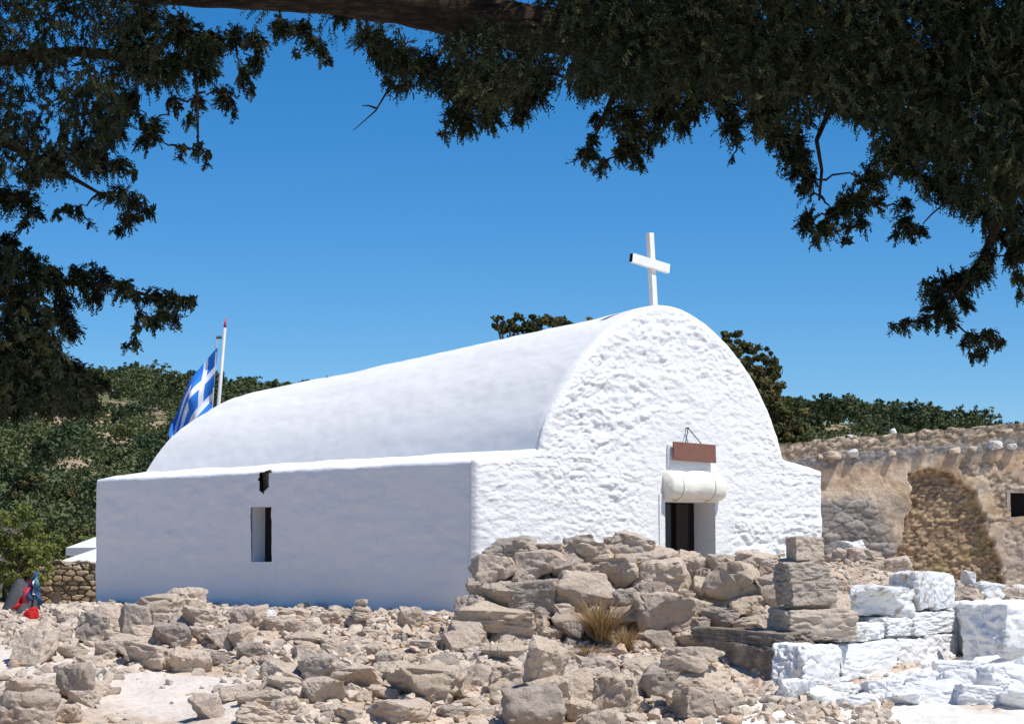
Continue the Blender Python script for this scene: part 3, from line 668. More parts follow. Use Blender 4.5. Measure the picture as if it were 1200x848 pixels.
# random loose stones to fill out (largest as things, the rest as one mesh)
def clear(x,y):
    rx=x-C0[0]; ry=y-C0[1]; t=rx*D2[0]+ry*D2[1]; s=rx*L2[0]+ry*L2[1]
    return not (t>-.05 and s>-.05 and t<FW and s<LEN)
REG=[(300,560,722,846),(110,300,700,780),(300,540,715,845),(540,800,745,845)]
n_more=0
while NR[0]<318:
    r=random.choice(REG); px=random.uniform(r[0],r[1]); py=random.uniform(r[2],r[3]); g_=gray(px,py)
    if not clear(g_[0],g_[1]) or g_[1]>36: continue
    if (px-220)**2/90**2+(py-815)**2/38**2<1: continue
    w=random.uniform(.10,.26); h=w*random.uniform(.45,.8)
    if px<300: lab,gp='pale limestone rock lying loose left of the slit window',G_L
    else: lab,gp='pale limestone rock lying loose in the rubble field below the shaded side wall',G_F
    rock((g_[0],g_[1],g_[2]+h*.22),(w,w*.9,h),lab,gp,random.choice(['ang','ang','round','slab']),random.choice(['rock','rock','rock2','rockg']),(random.uniform(-.3,.3),random.uniform(-.3,.3),random.uniform(0,6.28)))
# small rubble as one mesh
def scree(name,label,cands,mat):
    base=[]
    for k in range(6):
        g=np.random.default_rng(900+k); bm=bmesh.new()
        for _ in range(11):
            d=g.normal(size=3); d/=np.linalg.norm(d); bm.verts.new(np.sign(d)*np.abs(d)**.7*.5)
        bmesh.ops.convex_hull(bm,input=bm.verts[:]); bmesh.ops.delete(bm,geom=[v for v in bm.verts if not v.link_faces],context='VERTS')
        bmesh.ops.triangulate(bm,faces=bm.faces[:]); bmesh.ops.subdivide_edges(bm,edges=bm.edges[:],cuts=1); bmesh.ops.triangulate(bm,faces=bm.faces[:])
        bmesh.ops.smooth_vert(bm,verts=bm.verts[:],factor=.3,use_axis_x=True,use_axis_y=True,use_axis_z=True)
        V=np.array([v.co[:] for v in bm.verts]); V+=g.normal(0,.02,V.shape); bm.verts.index_update(); Fq=np.array([[v.index for v in f.verts] for f in bm.faces]); bm.free(); base.append((V,Fq))
    VV=[];FF=[];TT=[];n=0
    for (x,y,z,s) in cands:
        V,Fq=base[random.randrange(6)]; R=Matrix.Rotation(random.uniform(0,6.28),3,'Z')@Matrix.Rotation(random.uniform(-.8,.8),3,'X')
        sc=np.array([1,random.uniform(.7,1),random.uniform(.45,.8)])*s
        W=(V*sc)@np.array(R).T+np.array([x,y,z]); VV.append(W); FF.append(Fq+n); n+=len(V); TT.append(np.full(len(V),random.random()))
    me=mesh_np(name,np.concatenate(VV),np.concatenate(FF),[mat],smooth=False)
    T=np.concatenate(TT); color_attr(me,'tint',np.stack([T,T,T],1)); return tag(link(name,me),label,'rubble',kind='stuff')
m,nt,b=new_mat('small_rubble'); g=N(nt); p=g.pos(); a_=g.n('ShaderNodeAttribute',attribute_name='tint').outputs['Fac']
c=g.ramp(a_,[(0,(.38,.32,.26)),(.3,(.60,.50,.40)),(.6,(.48,.40,.32)),(.8,(.66,.57,.47)),(1,(.54,.39,.28))])
c=g.mix(.5,c,g.ramp(g.noise(p,30,5,.6),[(.3,(.3,.3,.3)),(.7,(.7,.7,.7))]),'OVERLAY'); g.l(c,b.inputs['Base Color']); g.bump(g.noise(p,70,4),b,.5,.01)
cand=[]
N_=17000; sx=RNG.uniform(-6.6,3.6,N_*2); sy=RNG.uniform(22,36.5,N_*2); dens=fbm(sx*.9,sy*.9,seed=77)*.5+.5
sz=ground(sx,sy)
for x_,y_,z_,d_ in zip(sx,sy,sz,dens):
    if len(cand)>=N_: break
    if not clear(x_,y_) or d_<random.random()*.75: continue
    if x_<-.25*y_+.0 or (y_>30 and x_>-.6): continue
    gx=600+2800*x_/y_; gy=660+(1.6-z_)*2800/y_
    if (gx-215)**2/95**2+(gy-818)**2/38**2<1 and random.random()<.93: continue
    if gx<120 and gy>755 and random.random()<.8: continue
    s=.024+.20*random.random()**2.7; cand.append((x_,y_,z_+s*.12,s))
# bank and mound fill
for _ in range(2600):
    x_=random.uniform(-.45,4.6); y_=random.uniform(27.2,31.2)
    if x_<3.3 and y_>29.2: continue
    if not clear(x_,y_): continue
    z_=gz(x_,y_); s=.04+.12*random.random()**2; cand.append((x_,y_,z_+s*.1,s))
scree('rubble','countless small limestone chips and rubble between the rocks',cand,m)
cand=[]
for _ in range(1500):
    x_=random.uniform(2.6,6.6); y_=random.uniform(22.5,29.5)
    sd=(x_-KW[0])*KD[1]-(y_-KW[1])*KD[0]
    if sd<-.05 or random.random()<sd*.45 or y_<23.2+.3*math.sin(x_*3): continue
    s=.03+.15*random.random()**2.4; cand.append((x_,y_,gz(x_,y_)+s*.12,s))
mw=m_rock('white_chips',ROCKCOL,1); scree('white_rubble','limewashed stone chips spilled below the low white wall',cand,mw)

# ------------------------------------------------------------------ cross, sign
p0=at(767,357,32.3); p1=at(761,274,32.3)
cr=thing('roof_cross','white wooden cross standing on the chapel gable, crossbar tilted','cross',(p0[0],p0[1],p0[2]-.05))
h=p1[2]-p0[2]; lean=(p1[0]-p0[0])
mb=MB(); mb.box((0,0,0),(.085,.075,h+.12)); o=mb.build('post',M['crosswhite'],cr,bevel=.005); o.location=(lean/2,0,h/2+.0); o.rotation_euler=(0,math.atan2(lean,h),FR*0+.0)
o.rotation_euler=(0,math.atan2(lean,h),FR)
mb=MB(); mb.box((0,0,0),(.70,.06,.125)); o2=mb.build('crossbar',M['crosswhite'],cr,bevel=.004)
ctr=at(761.5,309,32.25); o2.location=(ctr[0]-p0[0]+.0*.1,ctr[1]-p0[1]-.04,ctr[2]-p0[2]+.05)
o2.rotation_euler=Matrix.Rotation(FR,3,'Z').to_4x4().to_euler(); o2.rotation_euler=(0,R_(8),FR)
mb=MB(); mb.box((-.352,0,0),(.012,.05,.115)); e_=mb.build('shaded_end',M['black'],o2)  # thin black plate paints the shade on the bar's left end
sg=thing('hanging_sign','plain brown board hung by a cord over the chapel door','sign',(*chap(3.77,0,.1),2.98))
mb=MB(); mb.box((0,0,0),(.80,.025,.25),0); o=mb.build('board',M['sign'],sg,bevel=.006); o.rotation_euler=(R_(-4),R_(1.5),FR); o.location=(0,0,.12)
nail=np.array([*chap(3.70,0,.05),3.43])-np.array(sg.location)
for tt_ in (3.60,3.90):
    e1=np.array([*chap(tt_,0,.1),3.22])-np.array(sg.location); mb=MB(); mb.tube([nail,e1],.007,6); mb.build('cord',M['steel'],sg)
mb=MB(); nb=np.array([*chap(3.70,0,0),3.43])-np.array(sg.location); mb.tube([nb,nail+(nail-nb)*.3],.010,6); mb.build('nail',M['steel'],sg)

# ------------------------------------------------------------------ flag
FY=42.; ft=at(264.5,373,FY); fb=at(256,475,FY); dirp=(ft-fb)/(ft[2]-fb[2]); base=fb-dirp*(fb[2]-gz(fb[0],FY))
fl=thing('flagpole','leaning grey flagpole behind the chapel vault','flagpole',tuple(base))
mb=MB(); tip=ft-base; mb.tube([(0,0,-.1),tuple(tip*.5),tuple(tip*.97)],[.04,.038,.030],10); mb.build('pole',M['metal'],fl,True)
mb=MB(); mb.tube([tuple(tip*.97),tuple(tip*1.0)],[.03,.012],8); mb.build('finial',M['pink'],fl,True)
pu=at(259,395,FY)-base; mb=MB(); mb.tube([tuple(pu+np.array([.01,0,0])),tuple(pu+np.array([-.08,-.02,-.01]))],.026,8); mb.build('pulley',M['steel'],fl)
mb=MB(); mb.tube([tuple(pu+np.array([-.07,-.02,0])),tuple(np.array([.0,-.1,.5]))],.014,6); mb.build('halyard',M['metal'],fl)
h0=at(255,407,FY-.06); Hh,Fl=1.42,2.13; nu,nv=57,46
us=np.linspace(0,Fl,nu); vs_=np.linspace(0,Hh,nv); U,Vv=np.meshgrid(us,vs_,indexing='ij')
a=U/Fl
Xf=h0[0]-dirp[0]*Vv-(.62*U-.11*U*U)+.06*np.sin(Vv*5+U*3)*a; Yf=h0[1]+.16*np.sin(U*5.2+Vv*2.6)*np.clip(a*3,0,1)+.05*np.sin(Vv*9)
Zf=h0[2]-Vv*.96-(.60*U+.08*U*U)+.09*np.sin(U*3.4-Vv*3.0)*a+.28*a*Vv*.0
Vf=np.stack([Xf.ravel(),Yf.ravel(),Zf.ravel()],1)
uc=(us[:-1]+us[1:])/2; vc=(vs_[:-1]+vs_[1:])/2; st=Hh/9
UU,VV_=np.meshgrid(uc,vc,indexing='ij'); blue=(np.floor(VV_/st).astype(int)%2==0)
cant=(UU<5*st)&(VV_<5*st); cross=cant&((np.abs(UU-2.5*st)<st/2)|(np.abs(VV_-2.5*st)<st/2)); blue=np.where(cant,~cross,blue)
flag=link('flag',mesh_np('flag',Vf-h0,grid_faces(nu,nv),[M['fwhite'],M['blue']],True,blue.ravel().astype(int)),None,tuple(h0))
tag(flag,'blue and white striped flag with a white cross, drooping from the leaning pole','flag')

# ------------------------------------------------------------------ ruined building at the right
A=np.array(at(930,600,44.5)[:2]); RD=np.array([1,.015]); RD/=np.linalg.norm(RD); RW=10.5
ub=thing('ruined_building','roofless ruin wall of ochre plaster and bare stone behind the chapel','building',(A[0],A[1],.6))
RO=np.array([A[0],A[1],.6])
nu,nv=470,170; us=np.linspace(-2.2,RW,nu); 
def rtop(u): return 3.86+.078*u+.05*fbm(u*1.6,u*0+2,seed=61)+.03*fbm(u*7,u*0,seed=62)
w0,_=on_plane(1184,590,A,RD); wz1=on_plane(1190,577,A,RD)[1]; wz0=on_plane(1190,606,A,RD)[1]
U=np.repeat(us[:,None],nv,1); Zr=.3+(rtop(us)[:,None]-.3)*np.linspace(0,1,nv)[None]
u_,z_=U.ravel(),Zr.ravel(); px_=600+2800*(A[0]+RD[0]*u_)/(A[1]+RD[1]*u_); row_=660-(z_-1.6)*2800/(A[1]+RD[1]*u_)
na=fbm(u_*2.2,z_*2.2,oct=5,seed=63); nb_=fbm(u_*7,z_*7,oct=4,seed=64); nc=fbm(u_*1,z_*4,oct=4,seed=65)
def R2(px,py): t,z=on_plane(px,py,A,RD); return t,z
def gauss(px,py,rx,ry):
    t,z=R2(px,py); return ((u_-t)/rx)**2+((z_-z)/ry)**2
hp=[(1064,553),(1086,548),(1104,553),(1118,563),(1146,577),(1150,600),(1160,628),(1171,655),(1176,710),(1040,710),(1049,650),(1060,612),(1066,580)]
hx=px_+5*nb_+4*na; hy=row_+5*fbm(u_*7+3,z_*7,oct=4,seed=68); hollow=np.zeros(len(px_),bool)
for i_ in range(len(hp)):
    (xa,ya),(xb,yb)=hp[i_],hp[(i_+1)%len(hp)]
    if ya!=yb: hollow^=((ya>hy)!=(yb>hy))&(hx<(xb-xa)*(hy-ya)/(yb-ya)+xa)
hollow=hollow.astype(float)
band=np.exp(-((z_-(rtop(u_)-.38+.06*na))/.13)**2); 
upper=sstep(-.30,-.18,z_-rtop(u_)+.05*nb_)
course=sstep(1025+50,1025-10,px_+30*na)*sstep(575,592,row_+8*nb_)
e,v,v2=Vor(-3,11,0,5,.34,.13,5)(u_+.03*nb_,z_+.02*nb_); e3,v3,_=Vor(-3,11,0,5,.15,.075,6)(u_+.07*nb_,z_+.05*nb_)
mort=sstep(.0,.16,e); m3=sstep(0,.28,e3)
plaster=np.array([.56,.395,.25]); pl2=np.array([.70,.55,.39]); grey=np.array([.27,.255,.24]); brown=np.array([.33,.23,.14]); blk=np.array([.33,.30,.27]); tan=np.array([.42,.33,.235])
c=plaster+(pl2-plaster)*sstep(-.2,.4,na)[:,None]; c=c*(1+.22*nb_)[:,None]
bare=sstep(.22,.30,fbm(u_*1.5+5,z_*2.1,oct=5,seed=75)); bc=(tan*(.7+.6*v3)[:,None])*lerp(.6,1,m3)[:,None]; c=c+(bc-c)*(bare*.85)[:,None]
ng=fbm(u_*4,z_*4,oct=5,seed=76); c=c+(np.array([.30,.27,.24])-c)*(sstep(.12,.45,ng)*.45)[:,None]; c=c+(np.array([.72,.62,.50])-c)*(sstep(-.15,-.5,ng)*.5)[:,None]
stain=sstep(.05,.5,nc)*.5; c=c+(np.array([.36,.25,.16])-c)*stain[:,None]
cs=(blk*(.75+.5*v)[:,None])*lerp(.7,1,mort)[:,None]; c=c+(cs-c)*course[:,None]
right=sstep(1165,1180,px_+12*na)*sstep(600,640,row_); c=c+(np.array([.52,.42,.33])-c)*right[:,None]
hc=(lerp(1,0,v3)[:,None]*brown+v3[:,None]*np.array([.48,.35,.22]))*lerp(.62,1,m3)[:,None]*(1+.45*nb_)[:,None]; hc=hc+(np.array([.36,.31,.12])-hc)*(sstep(.25,.5,na)*.35)[:,None]; c=c+(hc-c)*hollow[:,None]
c=c+((grey*(.8+.5*v3)[:,None])-c)*(np.clip(band*1.1,0,1)*sstep(-.5,0.1,nb_+.3))[:,None]
tc=(tan*(.8+.6*v3)[:,None])*lerp(.75,1,m3)[:,None]*(1+.4*nb_)[:,None]; c=c+(tc-c)*upper[:,None]
drip=sstep(.15,.5,fbm(u_*5,z_*.7,oct=3,seed=71))*sstep(-1.0,-.35,z_-rtop(u_)); c=c+(np.array([.25,.21,.17])-c)*(drip*.5)[:,None]
depth=.015*nb_+.02*na+course*mort*(.01+.025*v)+hollow*(-.17+.055*m3*v3)+upper*(.05*m3*v3)+.02*band*m3+bare*(m3*v3*.035-.03)
mk=((U[:-1,:-1]>w0)&(U[:-1,:-1]<w0+.75)&(Zr[:-1,:-1]>wz0)&(Zr[:-1,:-1]<wz1))
nrm2=np.array([RD[1],-RD[0]])
Vr=np.stack([A[0]+RD[0]*u_+nrm2[0]*depth,A[1]+RD[1]*u_+nrm2[1]*depth,z_],1)-RO
me=mesh_np('wall',Vr,grid_faces(nu,nv,mk)); color_attr(me,'col',c)
m,nt,b=new_mat('ruin_masonry'); g=N(nt); p=g.pos(); ca=g.n('ShaderNodeAttribute',attribute_name='col').outputs['Color']; f=g.noise(p,12,6,.65); f2=g.noise(p,50,4,.6)
cm=g.mix(.7,ca,g.ramp(f,[(.3,(.3,.3,.3)),(.7,(.7,.7,.7))]),'OVERLAY'); g.l(cm,b.inputs['Base Color']); g.bump(g.math('ADD',g.math('MULTIPLY',f,1.6),f2),b,.6,.03); me.materials.append(m); MR=m
link('wall',me,ub)
# thickness / top of the wall
T2=np.stack([us,us],1); rows=[]
for kk,off in ((0,0.0),(1,-.25),(2,-.6)):
    rows.append(np.stack([A[0]+RD[0]*us+nrm2[0]*off-RO[0],A[1]+RD[1]*us+nrm2[1]*off-RO[1],rtop(us)-.0-(.03*kk)+.04*fbm(us*5,us*0+kk,seed=81)*(kk>0)-RO[2]],1))
rows.append(rows[-1]-np.array([0,0,3.4])); G_=np.array(rows); me=mesh_np('wall_top',G_.reshape(-1,3),grid_faces(4,nu)); color_attr(me,'col',np.tile(np.array([[.45,.38,.29]]),(4*nu,1))); me.materials.append(MR); link('wall_top',me,ub)
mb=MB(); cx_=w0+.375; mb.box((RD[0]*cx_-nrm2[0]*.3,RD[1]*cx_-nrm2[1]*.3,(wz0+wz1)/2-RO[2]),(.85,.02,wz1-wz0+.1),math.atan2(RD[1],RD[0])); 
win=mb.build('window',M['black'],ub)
mb=MB(); 
for du,dz_,w_,h_ in ((-.03,0,.06,wz1-wz0),(.78,0,.06,wz1-wz0)): mb.box((RD[0]*(w0+du)-nrm2[0]*.15,RD[1]*(w0+du)-nrm2[1]*.15,(wz0+wz1)/2-RO[2]),(w_,.28,h_),math.atan2(RD[1],RD[0]))
mb.box((RD[0]*cx_-nrm2[0]*.15,RD[1]*cx_-nrm2[1]*.15,wz1+.03-RO[2]),(.9,.28,.06),math.atan2(RD[1],RD[0])); mb.box((RD[0]*cx_-nrm2[0]*.15,RD[1]*cx_-nrm2[1]*.15,wz0-.03-RO[2]),(.9,.28,.06),math.atan2(RD[1],RD[0]))
mb.build('frame',M['rockg'],win)
for (px,py,w,h_,mt) in [(965,535,14,5,'rock2'),(975,533,24,8,'rock2'),(1000,531,14,8,'rockw'),(1045,531,9,6,'rock2'),(1080,529,12,6,'rock2'),(1118,528,16,6,'rock2'),(1166,522,16,10,'rockw'),(1185,523,12,6,'rockw'),(1140,526,10,5,'rock'),
  (985,514,16,5,'rock2'),(1000,512,14,5,'rockw'),(1015,513,10,4,'rock2'),(1048,505,9,6,'rockw'),(960,517,12,5,'rock2'),(1090,505,18,4,'rock2'),(1120,503,20,4,'rock2'),(1150,501,20,4,'rock'),(1180,500,16,5,'rock')]:
    t,z=R2(px,py); c_=A+RD*t+nrm2*(.05 if py>518 else -.12); k=44/2800; rock((c_[0]-RO[0],c_[1]-RO[1],z-RO[2]),(w*k,w*k*.8,h_*k*1.3),None,None,'ang',mt,name='coping_stone',parent=ub)

# ------------------------------------------------------------------ left: low stone hut wall, parasols, scarf stand
HA=np.array(at(47,700,40.2)[:2]); HD=np.array([.99,-.12]); hw=thing('stone_hut_wall','low dry stone hut wall with a dark niche beside the white parasols','wall',(HA[0],HA[1],.6)); HO=np.array([HA[0],HA[1],.6])
nu,nv=120,80; us=np.linspace(0,1.55,nu); U=np.repeat(us[:,None],nv,1); tz=1.52+.06*fbm(us*4,us*0,seed=91)+.08*np.sin(us*2.2); Zh=.5+(tz[:,None]-.5)*np.linspace(0,1,nv)[None]
e,v,v2=Vor(-.3,2,0,2,.19,.085,7)(U.ravel()+.03*fbm(U.ravel()*6,Zh.ravel()*6,seed=1),Zh.ravel()); mort=sstep(0,.2,e)
nn=np.array([HD[1],-HD[0]]); dep=mort*(.03+.05*v)
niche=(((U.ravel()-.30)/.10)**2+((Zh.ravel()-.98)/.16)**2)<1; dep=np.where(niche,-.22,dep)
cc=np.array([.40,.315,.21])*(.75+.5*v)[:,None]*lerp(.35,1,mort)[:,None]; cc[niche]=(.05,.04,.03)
me=mesh_np('wall',np.stack([HA[0]+HD[0]*U.ravel()+nn[0]*dep,HA[1]+HD[1]*U.ravel()+nn[1]*dep,Zh.ravel()],1)-HO,grid_faces(nu,nv)); color_attr(me,'col',cc); me.materials.append(MR); link('wall',me,hw)
mb=MB(); mb.box((HD[0]*.775-nn[0]*.22,HD[1]*.775-nn[1]*.22,.40),(1.5,.38,.95),math.atan2(HD[1],HD[0])); mb.build('wall_core',M['rockg'],hw)
for i in range(9):
    rock((HD[0]*(i*.17+.1)-nn[0]*.1,HD[1]*(i*.17+.1)-nn[1]*.1,.95+random.uniform(-.02,.08)),(.24,.24,.12),None,None,'ang','rock2',name='coping_stone',parent=hw)
def parasol(px,rowe,rowa,Yp,rad,label):
    c=at(px,rowe,Yp); apz=at(px,rowa,Yp)[2]; g0=gz(c[0],Yp); t=thing('parasol',label,'parasol',(c[0],Yp,g0),group='white parasols behind the chapel')
    v=[(0,0,apz-g0)]; f=[]; n=8; zr=c[2]-g0
    for k in range(n):
        a=2*math.pi*(k+.5)/n; v.append((rad*math.cos(a),rad*math.sin(a),zr+.04))
    for k in range(n): v.append((v[1+k][0]*1.0,v[1+k][1]*1.0,zr-.12))
    for k in range(n):
        k2=(k+1)%n; f.append([0,1+k,1+k2]); f.append([1+k,1+n+k,1+n+k2,1+k2])
    mb=MB(); mb.v=v; mb.f=f; o=mb.build('canopy',M['canvas'],t); md=o.modifiers.new('s','SOLIDIFY'); md.thickness=.01
    mb=MB(); mb.tube([(0,0,0),(0,0,apz-g0+.06)],.03,8); mb.build('pole',M['metal'],t,True)
parasol(152,663,629,45,1.48,'nearer white parasol edge at the left end of the chapel')
parasol(158,644,612,49,1.42,'farther white parasol rising behind the nearer one')
# scarf stand
sp=gray(36,748); sp=at(36,742,29.6); g0=gz(sp[0],29.6); ss=thing('scarf_stand','rack of pink, blue and red scarves at the far left','rack',(sp[0],29.6,g0))
hh=at(40,668,29.6)[2]-g0
mb=MB(); mb.tube([(0,0,0),(.06,0,hh)],.015,6); mb.tube([(-.25,.25,0),(.05,.0,hh*.95)],.012,6); mb.tube([(.05,.30,0),(.05,.0,hh*.95)],.012,6); mb.build('frame',M['steel'],ss)
for k,(mt,dx_,l0,l1,wd) in enumerate([('navy',.02,.98,.30,.05),('pink',-.03,.86,.25,.06),('teal',.07,.95,.35,.05),('red',-.09,.62,.12,.06),('navy',.12,.70,.20,.05),('fwhite',.045,.92,.45,.03)]):
    nn_=18; v=[];f=[]
    for i in range(nn_):
        a=i/(nn_-1); z=lerp(l0,l1,a)*hh; ww=wd*(.5+.6*a)
        for sg_ in (-1,1): v.append((.05-.12*(1-z/hh)+dx_*(.4+a)+sg_*ww/2+.012*math.sin(a*14+k),-.04-.03*math.sin(a*9+k*2)+sg_*.02,z))
    for i in range(nn_-1): f.append([2*i,2*i+1,2*i+3,2*i+2])
    mb=MB(); mb.v=v; mb.f=f; o=mb.build('scarf',M[mt],ss,True); md=o.modifiers.new('s','SOLIDIFY'); md.thickness=.008
rp=at(37,738,29.2); o=rock((rp[0],rp[1],gz(rp[0],rp[1])+.07),(.19,.16,.17),'red cloth bag on the ground under the scarf rack',None,'round','red',name='cloth_bag',cat='bag',rot=(0,.2,.3))
tp=at(22,745,30.6); gt=gz(tp[0],30.6)
v=[];f=[];n=20;rings=[(.34,0),(.30,.08),(.22,.25),(.12,.44),(.03,.52)]
for r,z in rings:
    for k in range(n):
        a=2*math.pi*k/n; rr=r*(1+.16*math.sin(a*5)*(1-z)); v.append((rr*math.cos(a)*.8,rr*math.sin(a),z+.02*math.sin(a*3)))
for i in range(len(rings)-1):
    for k in range(n): f.append([i*n+k,i*n+(k+1)%n,(i+1)*n+(k+1)%n,(i+1)*n+k])
f.append([(len(rings)-1)*n+k for k in range(n)])
mb=MB(); mb.v=v; mb.f=f; o=mb.build('covered_heap',M['grey'],None,True); o.location=(tp[0],30.6,gt-.02); tag(o,'dark grey tarpaulin draped over a heap beside the scarf rack','tarpaulin')

# ------------------------------------------------------------------ vegetation
def quads_mesh(name,P,A_,B_,mat,tint):
    n=len(P); V=np.empty((n*4,3)); V[0::4]=P-A_-B_; V[1::4]=P+A_-B_; V[2::4]=P+A_+B_; V[3::4]=P-A_+B_
    Fq=np.arange(n*4).reshape(n,4); me=mesh_np(name,V,Fq,[mat],smooth=False)
    a=me.attributes.new('tint','FLOAT','POINT'); a.data.foreach_set('value',np.repeat(tint,4).astype(np.float32)); return me
def unit(a): return a/np.maximum(np.linalg.norm(a,axis=-1,keepdims=True),1e-9)
def crown_quads(lobes,per,size,g,flat=.75):
    """lobes: list of (centre, radius). leaf clumps near each lobe's surface, in sub clumps so gaps show"""
    P=[];A_=[];B_=[];T=[]
    for c,r in lobes:
        ns=max(8,int(13*r/0.9)); sub=unit(g.normal(size=(ns,3)))*r*g.uniform(.4,1.12,(ns,1)); sub[:,2]*=flat
        n=int(per*r*r*4); k=g.integers(0,ns,n); d=unit(g.normal(size=(n,3))); rr=r*g.uniform(.2,.46,ns)[k][:,None]*g.uniform(.3,1.05,(n,1))
        p=np.array(c)+sub[k]+d*rr*np.array([1,1,.8]); nrm_=unit(d+.6*g.normal(size=(n,3))+np.array([0,0,.4])); t=unit(np.cross(nrm_,g.normal(size=(n,3)))); bt=np.cross(nrm_,t)
        s=size*g.uniform(.6,1.4,(n,1)); P.append(p);A_.append(t*s);B_.append(bt*s*.55); T.append(np.clip(.5+.25*g.normal()+.12*g.normal(size=n),0,1))
    return np.concatenate(P),np.concatenate(A_),np.concatenate(B_),np.concatenate(T)
def make_tree(name,label,cat,base,trunk_r,lobes,per,size,mat,group=None,seed=1,flat=.75):
    g=np.random.default_rng(seed); base=np.array(base,float)
    t=thing(name,label,cat,tuple(base),group=group)
    L=[(np.array(c)-base,r) for c,r in lobes]
    me=quads_mesh('crown',*crown_quads(L,per,size,g,flat)[:3],M[mat],np.zeros(1)) if False else None
    P,A_,B_,T=crown_quads(L,per,size,g,flat); link('crown',quads_mesh('crown',P,A_,B_,M[mat],T),t)
    mb=MB(); topz=max(c[2] for c,_ in L)*.8; cen=np.mean([c for c,_ in L],0); mid=np.array([cen[0]*.4,cen[1]*.4,topz*.5])
    mb.tube([(0,0,-.1),tuple(mid*.5+np.array([.05,0,0])),tuple(mid),(cen[0]*.8,cen[1]*.8,topz)],[trunk_r,trunk_r*.85,trunk_r*.7,trunk_r*.25],8)
    for c,r in L:
        s_=mid*random.uniform(.7,1.2); mb.tube([tuple(s_),tuple((s_+c)/2+np.array([0,0,.1*r])),tuple(c)],[trunk_r*.35,trunk_r*.25,trunk_r*.1],5)
    mb.build('trunk',M['bark'],t,True); return t
def lob(lst,Y,sp=.4): return [(at(px,py,Y+random.uniform(-sp,sp)),r*mpp(Y)) for px,py,r in lst]
b0=at(868,640,56.); make_tree('pine_tree','dark pine rising behind the right shoulder of the vault','tree',(b0[0],56,gz(b0[0],56)),.2,
 lob([(838,404,18),(856,399,14),(850,412,16),(868,430,22),(882,418,16),(899,416,13),(893,436,20),(905,445,12),(880,460,26),(908,462,16),(900,485,24),(918,478,16),(928,492,17),(865,500,40),(925,510,22),(940,520,13),(905,530,30),(885,560,40),(932,540,20),(944,545,12),(875,445,26),(892,460,24),(900,505,30),(915,500,24),(922,530,26),(882,440,22),(862,415,18),(936,505,12),(915,478,20),(930,555,24),(945,530,12)],56,.8),1700,.036,'pinew',seed=3,flat=.85)
b0=at(640,640,57.); make_tree('pine_tree','pine whose top peeks over the vault left of the cross','tree',(b0[0],57,gz(b0[0],57)),.2,
 lob([(586,380,10),(596,384,14),(612,378,13),(630,377,13),(648,377,12),(660,380,11),(674,384,10),(691,374,5),(581,374,5),(620,405,38),(660,410,38)],57,.8),1700,.036,'pinew',seed=4)
b0=at(18,700,38.5); make_tree('shrub','yellow-green bushy shrub at the far left edge above the stone hut','shrub',(b0[0],38.5,gz(b0[0],38.5)),.025,
 lob([(5,640,34),(30,620,22),(14,604,20),(40,645,20),(48,632,12),(-20,620,40),(28,675,24),(0,680,30),(58,655,12),(52,672,14),(20,655,24)],39.3,.5),2000,.022,'bush',seed=5,flat=.9)
b0=at(85,640,62); make_tree('shrub','low green bush just above the farther parasol','shrub',(b0[0],62,gz(b0[0],62)),.06,
 lob([(70,650,26),(95,645,20),(45,640,24),(110,655,20),(60,680,26),(90,690,24)],62,.8),600,.04,'bush',seed=6)
# dry bare shrub
mb=MB(); sb=at(-2,640,40.4); gbz=gz(sb[0],40.4); zt=sb[2]-gbz
def branch(p,d,L,r,lev):
    q=[p]; dd_=d
    for k in range(4):
        dd_=unit(dd_+np.array([random.gauss(0,.16),random.gauss(0,.16),random.gauss(0,.10)])); q.append(q[-1]+dd_*L/4)
    mb.tube([tuple(a) for a in q],[r*(1-.17*k) for k in range(5)],4)
    if lev<3:
        for k in range(5): branch(q[random.randrange(1,5)],unit(dd_+np.array([random.gauss(0,.7),random.gauss(0,.7),random.gauss(.1,.4)])),L*random.uniform(.28,.45),r*.5,lev+1)
for k in range(6): branch(np.array([0,0,.0]),unit(np.array([random.gauss(0,.14),random.gauss(0,.14),1.])),zt+random.uniform(.0,.40),.020,0)
o=mb.build('dry_shrub',M['twig']); o.location=(sb[0],sb[1],gbz); tag(o,'leafless grey twiggy shrub at the left edge above the green shrub','shrub')
# hill trees: a few near ones as things, the rest as one wood
def hill_tree_lobes(h,g):
    r=h*.33; out=[]
    for _ in range(int(g.integers(6,10))):
        a=g.uniform(0,6.28); q_=g.uniform(.1,.9)*r; out.append((np.array([math.cos(a)*q_,math.sin(a)*q_,h*g.uniform(.45,.82)]),r*g.uniform(.42,.68)))
    return out
g=np.random.default_rng(5); protos=[]
for k in range(4):
    h=4.2; L=hill_tree_lobes(h,g); P,A_,B_,T=crown_quads(L,230,.07,g); cm_=quads_mesh('crown',P,A_,B_,M['pine'],T)
    mb=MB(); mb.tube([(0,0,-.3),(.05,0,1.2),(.1,.05,2.8)],[.16,.12,.05],7)
    for c_,r in L: mb.tube([(.05,0,1.3),tuple(c_)],[.06,.02],5)
    tm=mb.build('trunk',M['bark'],None,True); tmesh=tm.data; bpy.data.objects.remove(tm); protos.append((cm_,tmesh))
cnt=0
for (px,Yt) in [(8,112),(30,96),(52,118),(75,100),(98,110),(118,124),(20,132),(64,138),(104,140),(140,128),(165,140),(-10,120),(190,150),(42,150)]:
    xx=(px-600)/2800*Yt; zz_=gz(xx,Yt); t=thing('pine_tree','bushy pine at the foot of the wooded hillside left of the chapel','tree',(xx,Yt,zz_),random.uniform(0,6),'pines at the foot of the hillside')
    s_=random.uniform(.8,1.15); t.scale=(s_,s_,s_*random.uniform(.9,1.1)); cm_,tm=protos[cnt%4]; link('crown',cm_,t); link('trunk',tm,t); cnt+=1
P=[];A_=[];B_=[];T=[]; TK=MB(); nt_=0
